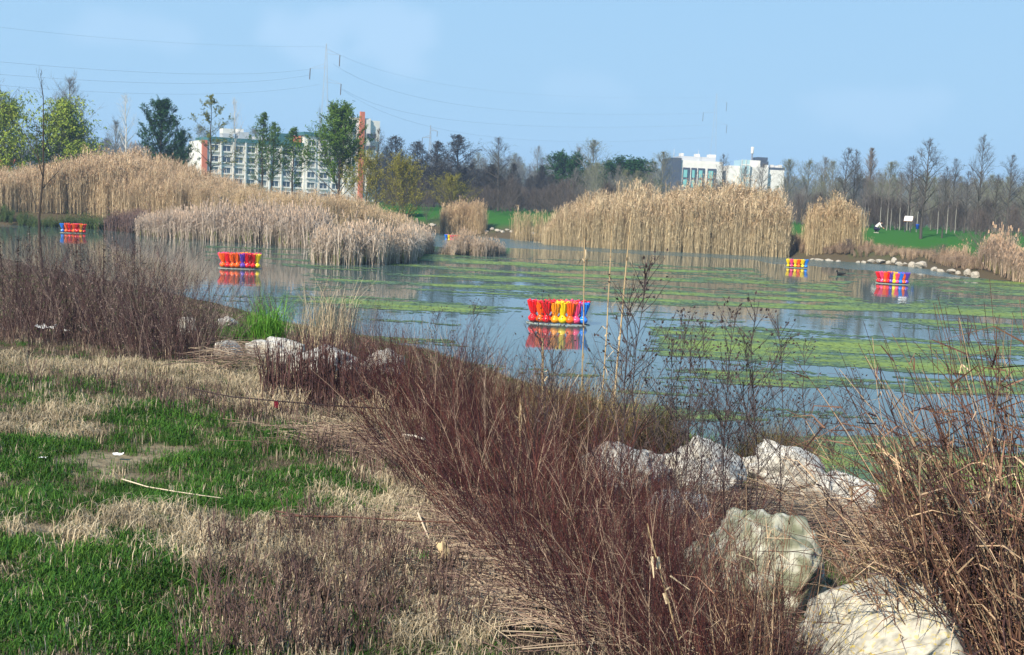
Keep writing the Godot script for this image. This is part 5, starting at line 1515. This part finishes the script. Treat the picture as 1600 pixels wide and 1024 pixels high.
func near_plants() -> void:
	var purple := [Color(0.060, 0.023, 0.024), Color(0.026, 0.012, 0.016), Color(0.125, 0.048, 0.038), Color(0.042, 0.017, 0.020), Color(0.085, 0.034, 0.031), Color(0.030, 0.014, 0.018), Color(0.070, 0.028, 0.028), Color(0.34, 0.25, 0.18)]
	var dusky := [Color(0.055, 0.034, 0.036), Color(0.09, 0.053, 0.050), Color(0.032, 0.021, 0.024), Color(0.07, 0.042, 0.042), Color(0.24, 0.18, 0.15)]
	var sets := {}
	for i in 4:
		sets["lean%d" % i] = weed_shrub(20 + i, 350, 0.38, Vector3(-0.25, 0, 0.05), 0.42, purple, 0.0020, false, 0.25)
		sets["upright%d" % i] = weed_shrub(30 + i, 165, 0.38, Vector3(-0.08, 0, 0), 0.22, dusky, 0.0020, true)
		sets["haze%d" % i] = weed_shrub(50 + i, 150, 0.36, Vector3(-0.08, 0, 0), 0.25, purple, 0.0024, true)
		sets["stand%d" % i] = weed_shrub(40 + i, 230, 0.42, Vector3(0.0, 0, 0), 0.05, [Color(0.055, 0.032, 0.034), Color(0.10, 0.055, 0.05)], 0.0085, false, 0.035)
	for i in SHRUBS.size():   # [label, x, d, height, width share, style, group]
		var s: Array = SHRUBS[i]
		var m: Array = sets["%s%d" % [s[5], i % 4]]
		var o := thing("dry_shrub", s[0], "shrub", on(s[1], s[2]), s[6])
		o.rotation.y = (i * 0.37 - 0.5) if s[5] == "lean" and false else sin(i * 2.1) * 0.5
		for k in 2:
			var part := obj(["stems", "side_twigs"][k], m[k], o)
			part.scale = Vector3(s[3] * s[4], s[3], s[3] * s[4])
			part.set_meta("kind", "stuff")
	var weeds := []
	for i in 4: weeds.append(branchy_weed(60 + i, 0.0030, Color(0.062, 0.047, 0.047), 0.16))
	for i in TALL.size():   # [label, x, d, height, lean]
		var s: Array = TALL[i]
		var m: Array = weeds[i % 4]
		var o := thing("tall_weed", s[0], "weed", on(s[1], s[2], -0.03), "tall dead weeds on the bank")
		o.rotation = Vector3(0, i * 1.3, s[4])
		o.scale = Vector3.ONE * s[3]
		obj("stem", m[0], o)
		obj("branches", m[1], o)
	for i in STALKS.size():   # [label, x, d, height, lean]
		var s: Array = STALKS[i]
		var q := RandomNumberGenerator.new()
		q.seed = 150 + i
		var sb := Tris.new()
		var hb := Tris.new()
		sb.tube(PackedVector3Array([Vector3(0, -0.05, 0), Vector3(0.01, s[3] * 0.5, 0), Vector3(0, s[3], 0.01)]), 0.008, 0.003, 5, Color(0.05, 0.03, 0.03))
		for j in 160:
			var h: float = s[3] * (1.0 - 0.5 * pow(q.randf(), 0.8))
			if sin(h * 38.0 + i) < -0.35: continue
			var a := q.randf() * TAU
			var e := Vector3(cos(a), q.randf_range(-0.3, 0.6), sin(a)).normalized()
			hb.leaf(Vector3(0, h, 0) + e * q.randf_range(0.005, 0.035), e, e.cross(Vector3.UP).normalized(), 0.035, 0.024, Color(0.040, 0.024, 0.022) * q.randf_range(0.6, 1.6))
		var o := thing("seed_stalk", s[0], "weed", on(s[1], s[2]), "dark seed stalks in the left thicket")
		o.rotation = Vector3(0, i * 1.1, s[4])
		obj("stem", sb.mesh(plant), o)
		obj("seed_head", hb.mesh(plant), o)
	var r := RandomNumberGenerator.new()
	r.seed = 19
	for s in CANES:   # [label, x, d, height, lean, radius]
		var b := Tris.new()
		var o := thing("dry_cane", s[0], "cane", on(s[1], s[2], -0.05), "pale dry canes standing on the bank")
		o.rotation.z = s[4]
		var y := 0.0
		var at := Vector3.ZERO
		var lean := Vector3(r.randfn(), 0, r.randfn()) * 0.012
		while y < s[3]:
			var seg: float = minf(r.randf_range(0.16, 0.26), s[3] - y + 0.02)
			var to := at + Vector3(0, seg, 0) + lean * seg + Vector3(r.randfn(), 0, r.randfn()) * 0.004
			var rad: float = s[5] * (1.0 - 0.35 * y / s[3])
			b.tube(PackedVector3Array([at, at + (to - at) * 0.94, to]), rad, rad * 0.97, 7, Color(0.44, 0.33, 0.19) * r.randf_range(0.8, 1.15))
			b.tube(PackedVector3Array([to - Vector3(0, 0.006, 0), to + Vector3(0, 0.006, 0)]), rad * 1.25, rad * 1.2, 7, Color(0.26, 0.18, 0.10))
			at = to
			y += seg
		obj("stalk", b.mesh(plant), o)
		var lf := Tris.new()
		for i in 7:
			var q := Vector3(0, s[3] * r.randf_range(0.1, 0.97), 0)
			var e := Vector3(r.randfn(), -0.6, r.randfn()).normalized()
			var sd2 := e.cross(Vector3.UP).normalized()
			lf.strand(PackedVector3Array([q, q + (e + Vector3.UP * 0.9) * 0.05, q + e * r.randf_range(0.08, 0.16)]), 0.02, 0.004, sd2, Color(0.48, 0.38, 0.24))
		obj("leaf_rags", lf.mesh(leafy), o)
	var rust := [Color(0.11, 0.058, 0.042), Color(0.050, 0.030, 0.030), Color(0.17, 0.095, 0.062), Color(0.38, 0.27, 0.17), Color(0.07, 0.038, 0.034)]
	for i in CLUMPS.size():   # [label, x, d, height, stems, spread, lean]
		var s: Array = CLUMPS[i]
		var m := long_grass(700 + i, s[4], s[5], s[6], rust)
		var o := thing("tall_grass_clump", s[0], "grass clump", on(s[1], s[2]), "tall dry grass clumps on the right of the bank")
		for k in 2:
			var part := obj(["stems", "broken_leaves"][k], m[k], o)
			part.scale = Vector3.ONE * s[3]
			part.set_meta("kind", "stuff")
	for i in TUSSOCKS.size():   # [label, x, d, height, blades, spread, bend, colour, colour, name]
		var s: Array = TUSSOCKS[i]
		var o := obj(s[9], tuft(800 + i, s[4], s[5], s[3], s[10], s[6], s[7], s[8]), self, on(s[1], s[2]))
		tag(o, s[0], "grass tuft")

# ------------------------------------------------------------------ turf: blades, straw, stubble and dead weeds
func turf() -> void:
	var r := RandomNumberGenerator.new()
	r.seed = 23
	var sets := {"green": [], "straw": [], "weed": [], "mat": [], "stubble": []}
	for i in 3:
		sets.green.append(tuft(900 + i, 13, 0.06, 0.055, 0.005, 1.15, Color(0.022, 0.080, 0.014), Color(0.075, 0.165, 0.028)))
		sets.straw.append(tuft(910 + i, 12, 0.07, 0.115, 0.005, 1.25, Color(0.28, 0.215, 0.13), Color(0.56, 0.47, 0.32)))
		sets.weed.append(weed_tuft(920 + i))
		sets.stubble.append(tuft(940 + i, 7, 0.07, 0.075, 0.0045, 0.35, Color(0.24, 0.17, 0.12), Color(0.56, 0.47, 0.34)))
		sets.mat.append(tuft(930 + i, 10, 0.09, 0.05, 0.0045, 1.5, Color(0.09, 0.07, 0.05), Color(0.27, 0.21, 0.145)))
	var per := {}
	var tint := {}
	for k in sets:
		per[k] = [[], [], []]
		tint[k] = [PackedColorArray(), PackedColorArray(), PackedColorArray()]
	for i in 150000:
		var d := 2.9 * pow(26.0 / 2.9, pow(r.randf(), 1.15))
		var x := r.randf_range(-0.60, 0.55) * d
		if shore(x, d) < 0.5: continue
		var c := cover(x, d)
		var k := ""
		var roll := r.randf()
		if roll < c.z * 0.93 or r.randf() < litter_and_shade(x, d) * 0.85: continue
		roll = r.randf()
		var grow := 0.85 + d * 0.02
		if r.randf() < 0.05: k = "straw" if r.randf() < 0.4 else "stubble"
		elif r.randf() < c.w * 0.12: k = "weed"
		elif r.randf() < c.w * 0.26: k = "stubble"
		elif roll < c.x * (0.74 + 0.9 * patchy.get_noise_2d(x * 320.0, d * 320.0)): k = "green"
		elif r.randf() < c.y * 0.62: k = "straw" if r.randf() < 0.85 else "green"
		elif r.randf() < 0.28: k = "mat"
		elif r.randf() < (0.42 if x < 0.0 else 0.16): k = "green"
		if k == "": continue
		var v := r.randi() % 3
		var s := grow * r.randf_range(0.45, 1.35) * (0.7 if k == "straw" and c.y < 0.2 else 1.0) * (1.0 if k != "green" else 0.75 + 0.5 * c.x)
		per[k][v].append(Transform3D(Basis(Vector3.UP, r.randf() * TAU).scaled(Vector3(s, s, s)), on(x, d)))
		tint[k][v].push_back(Color(1, 1, 1) * (r.randf_range(0.55, 1.25) + patchy.get_noise_2d(x * 50.0, d * 50.0) * 0.4) * (Color(1.25, 1.05, 0.9) if k == "green" and r.randf() < 0.25 else Color(1, 1, 1)))
	var about := {"green": ["grass_turf", "short green grass in patches on the near bank", "grass"], "straw": ["straw_grass", "pale dry straw grass in drifts on the near bank", "dry grass"], "stubble": ["stubble", "short upright mown straws between the dead weeds", "stubble"], "weed": ["dead_weeds", "thin dark dead weed stems standing in the turf", "weeds"], "mat": ["flattened_grass", "flattened brown grass lying between the green patches", "dry grass"]}
	for k in sets:
		var o := Node3D.new()
		o.name = numbered(about[k][0])
		add_child(o)
		tag(o, about[k][1], about[k][2], "", "stuff")
		for v in 3: many("tufts", sets[k][v], per[k][v], tint[k][v], "", "", o)
		print(k, " ", per[k][0].size() * 3)
	# matted dry stems that lie over the boulders and along the waterside
	var lying := Tris.new()
	for q in [[1.789, 8.34, 0.821, 0.676, 260, 0.14], [2.417, 8.093, 0.703, 1.23, 420, 0.25], [2.725, 7.452, 0.561, 1.309, 360, 0.3], [1.061, 7.031, 0.488, 0.639, 240, 0.12], [1.074, 5.112, 0.414, 0.68, 300, 0.08], [-1.255, 9.172, 0.584, 0.442, 260, 0.08], [-0.985, 8.728, 0.556, 0.321, 220, 0.06], [-0.082, 5.761, 0.433, 0.721, 320, 0.06], [-3.166, 12.555, 0.291, 0.804, 150, 0.25], [0.728, 5.595, 0.389, 0.8, 340, 0.08], [-0.325, 6.363, 0.442, 0.24, 120, 0.04], [-0.085, 5.881, 0.374, 0.64, 420, 0.04], [-0.282, 7.043, 0.285, 0.76, 220, 0.04], [0.182, 5.118, 0.355, 0.48, 420, 0.04]]:   # [x, d, reach along, reach across, stems, lift]
		for i in int(q[4]):
			var x: float = q[0] + r.randfn() * q[2] * 0.5
			var d: float = q[1] + r.randfn() * q[3] * 0.5
			var az := r.randfn() * 0.55 + (0.25 if r.randf() < 0.75 else 1.7)
			var L := r.randf_range(0.2, 0.75)
			var e := Vector3(cos(az), r.randf_range(-0.12, 0.12), sin(az))
			var a := on(x, d, r.randf_range(0.01, q[5]))
			var tone := r.randf()
			var col := Color(0.15, 0.095, 0.075).lerp(Color(0.46, 0.36, 0.24), tone * tone) * r.randf_range(0.8, 1.2)
			lying.tube(PackedVector3Array([a - e * L * 0.5, a + Vector3(0, r.randf_range(0.0, 0.05), 0), a + e * L * 0.5]), 0.0032, 0.0016, 3, col)
	tag(obj("matted_stems", lying.mesh(plant), self), "matted dead stems lying over the boulders by the water", "dry stems", "", "stuff")

func weed_tuft(sd: int) -> ArrayMesh:
	var r := RandomNumberGenerator.new()
	r.seed = sd
	var b := Tris.new()
	for i in 5:
		var a := r.randf() * TAU
		var p0 := Vector3(cos(a), 0, sin(a)) * r.randf() * 0.07
		var d := Vector3(r.randfn() * 0.2, 1, r.randfn() * 0.2).normalized()
		var h := r.randf_range(0.08, 0.19)
		var k := Color(0.06, 0.038, 0.036).lerp(Color(0.17, 0.115, 0.09), r.randf())
		b.tube(PackedVector3Array([p0 - Vector3(0, 0.02, 0), p0 + d * h * 0.5, p0 + d * h + Vector3(r.randfn(), 0, r.randfn()) * 0.012]), 0.0032, 0.0016, 3, k)
		for j in 3:
			var q := p0 + d * h * r.randf_range(0.4, 0.95)
			var e := (d + Vector3(r.randfn(), r.randfn(), r.randfn()) * 0.6).normalized()
			b.twig(q, q + e * 0.05, 0.004, e.cross(Vector3(r.randfn(), r.randfn(), r.randfn())).normalized(), k * 1.3)
	return b.mesh(plant)

func stick(called: String, label: String, pts: Array, r0: float, r1: float, k: Color, lift: float, category := "stick") -> void:
	var p := PackedVector3Array()
	for q in pts: p.push_back(on(q[0], q[1], lift if q.size() < 3 else q[2]))
	var b := Tris.new()
	b.tube(p, r0, r1, 6, k)
	tag(obj(called, b.mesh(plant), self), label, category)

func paper(x: float, d: float, w: float, label: String, sd: int) -> void:
	var r := RandomNumberGenerator.new()
	r.seed = sd
	var b := Tris.new()
	var g := []
	for j in 6:
		for i in 6: g.append(Vector3((i - 2.5) / 5.0 * w + r.randfn() * w * 0.03, w * 0.12 + absf(r.randfn()) * w * 0.13, (j - 2.5) / 5.0 * w * 0.7 + r.randfn() * w * 0.03))
	for j in 5:
		for i in 5: b.quad(g[j * 6 + i], g[j * 6 + i + 1], g[j * 6 + i + 7], g[j * 6 + i + 6], Color(0.78, 0.78, 0.76))
	tag(obj("paper_scrap", b.mesh(plant), self, on(x, d, 0.03)), label, "litter")

func litter() -> void:
	stick("bent_straw", "long bent pale straw lying across the green turf", [[-2.39, 6.736, 0.06], [-2.177, 6.575, 0.05], [-1.976, 6.494, 0.05], [-1.821, 6.453, 0.05], [-1.686, 6.492, 0.04]], 0.004, 0.0025, Color(0.62, 0.52, 0.38), 0.05, "straw")
	stick("brown_twig", "long brown twig lying level across the straw grass", [[-1.245, 6.048, 0.08], [-0.89, 6.087, 0.1], [-0.534, 6.165, 0.1], [-0.19, 6.322, 0.08]], 0.005, 0.004, Color(0.14, 0.07, 0.05), 0.06, "twig")
	stick("brown_twig", "shorter brown twig end above the long level one", [[-1.29, 6.09, 0.09], [-1.1, 6.048, 0.09], [-0.969, 6.127, 0.08]], 0.005, 0.003, Color(0.12, 0.06, 0.05), 0.06, "twig")
	stick("pale_stick", "short whitish stick at the foot of the leaning shrub row", [[-0.873, 9.048, 0.12], [-0.782, 9.047, 0.12], [-0.687, 9.006, 0.11]], 0.012, 0.01, Color(0.60, 0.55, 0.47), 0.1, "stick")
	stick("pale_stick", "pale bent stick below the dead leaf", [[-0.348, 5.363, 0.03], [-0.264, 5.362, 0.035], [-0.204, 5.441, 0.04], [-0.107, 5.481, 0.05]], 0.006, 0.004, Color(0.58, 0.48, 0.34), 0.03, "stick")
	stick("pale_stick", "pale straw slanting down above the dead leaf", [[-0.504, 6.324, 0.1], [-0.439, 6.083, 0.08], [-0.39, 5.922, 0.04]], 0.006, 0.004, Color(0.58, 0.46, 0.32), 0.03, "stick")
	stick("thin_cord", "thin dark cord stretched low over the straw grass to the dark upright stems", [[-2.996, 10.108, 0.1], [-2.527, 9.904, 0.12], [-2.129, 9.901, 0.14], [-1.604, 9.976, 0.14], [-1.157, 10.172, 0.14]], 0.006, 0.006, Color(0.04, 0.03, 0.03), 0.1, "cord")
	stick("thin_cord", "thin dark wire stretched level across the lichen boulder", [[1.152, 5.191, 0.05], [2.525, 5.539, 0.07]], 0.0015, 0.0015, Color(0.04, 0.03, 0.03), 0.1, "cord")
	var flag := Tris.new()
	for s in 3: flag.quad(Vector3(s * 0.013, 0, 0.008 * (s & 1)), Vector3(s * 0.013 + 0.013, 0, 0.008 * ((s + 1) & 1)), Vector3(s * 0.013 + 0.011, -0.06, 0.008 * (s & 1)), Vector3(s * 0.013, -0.055, 0.008 * ((s + 1) & 1)), Color(0.16, 0.012, 0.03))
	tag(obj("cloth_tag", flag.mesh(plant), self, on(-2.112, 9.821, 0.15)), "small dark red tag hanging on the thin cord over the straw grass", "tag")
	paper(-5.992, 14.14, 0.22, "crumpled white paper scrap before the left shrubs", 1)
	paper(-5.825, 14.34, 0.09, "tiny pale paper scrap right of the crumpled one", 2)
	paper(-2.746, 7.66, 0.07, "small pale scrap on the bare soil in the turf", 3)
	paper(-3.106, 7.261, 0.05, "tiny white scrap on the turf left of the bare soil", 4)
	# a curled dead leaf
	var o := thing("dead_leaf", "pale curled dead leaf lying on the dark stubble beside the brown shrubs", "leaf", on(-0.303, 5.562, 0.035))
	var b := Tris.new()
	var outline := [Vector2(-0.035, 0.07), Vector2(-0.01, 0.062), Vector2(0.0, 0.078), Vector2(0.02, 0.06), Vector2(0.035, 0.03), Vector2(0.05, -0.005), Vector2(0.03, -0.04), Vector2(0.012, -0.05), Vector2(-0.012, -0.04), Vector2(-0.025, -0.015), Vector2(-0.02, 0.02), Vector2(-0.03, 0.045)]
	for i in outline.size():
		var p: Vector2 = outline[i]
		var q: Vector2 = outline[(i + 1) % outline.size()]
		b.tri(Vector3(0, 0.045, 0.01), Vector3(p.x, p.y + 0.04, -absf(p.x) * 0.5), Vector3(q.x, q.y + 0.04, -absf(q.x) * 0.5), Color(0.50, 0.38, 0.21))
	obj("blade", b.mesh(leafy), o)
	var s := Tris.new()
	s.tube(PackedVector3Array([Vector3(0.0, 0.0, 0.0), Vector3(0.004, -0.02, 0.01), Vector3(0.0, -0.035, 0.02)]), 0.003, 0.002, 4, Color(0.45, 0.28, 0.12))
	obj("stalk", s.mesh(plant), o)
	o.rotation = Vector3(-0.5, 0.2, 0)
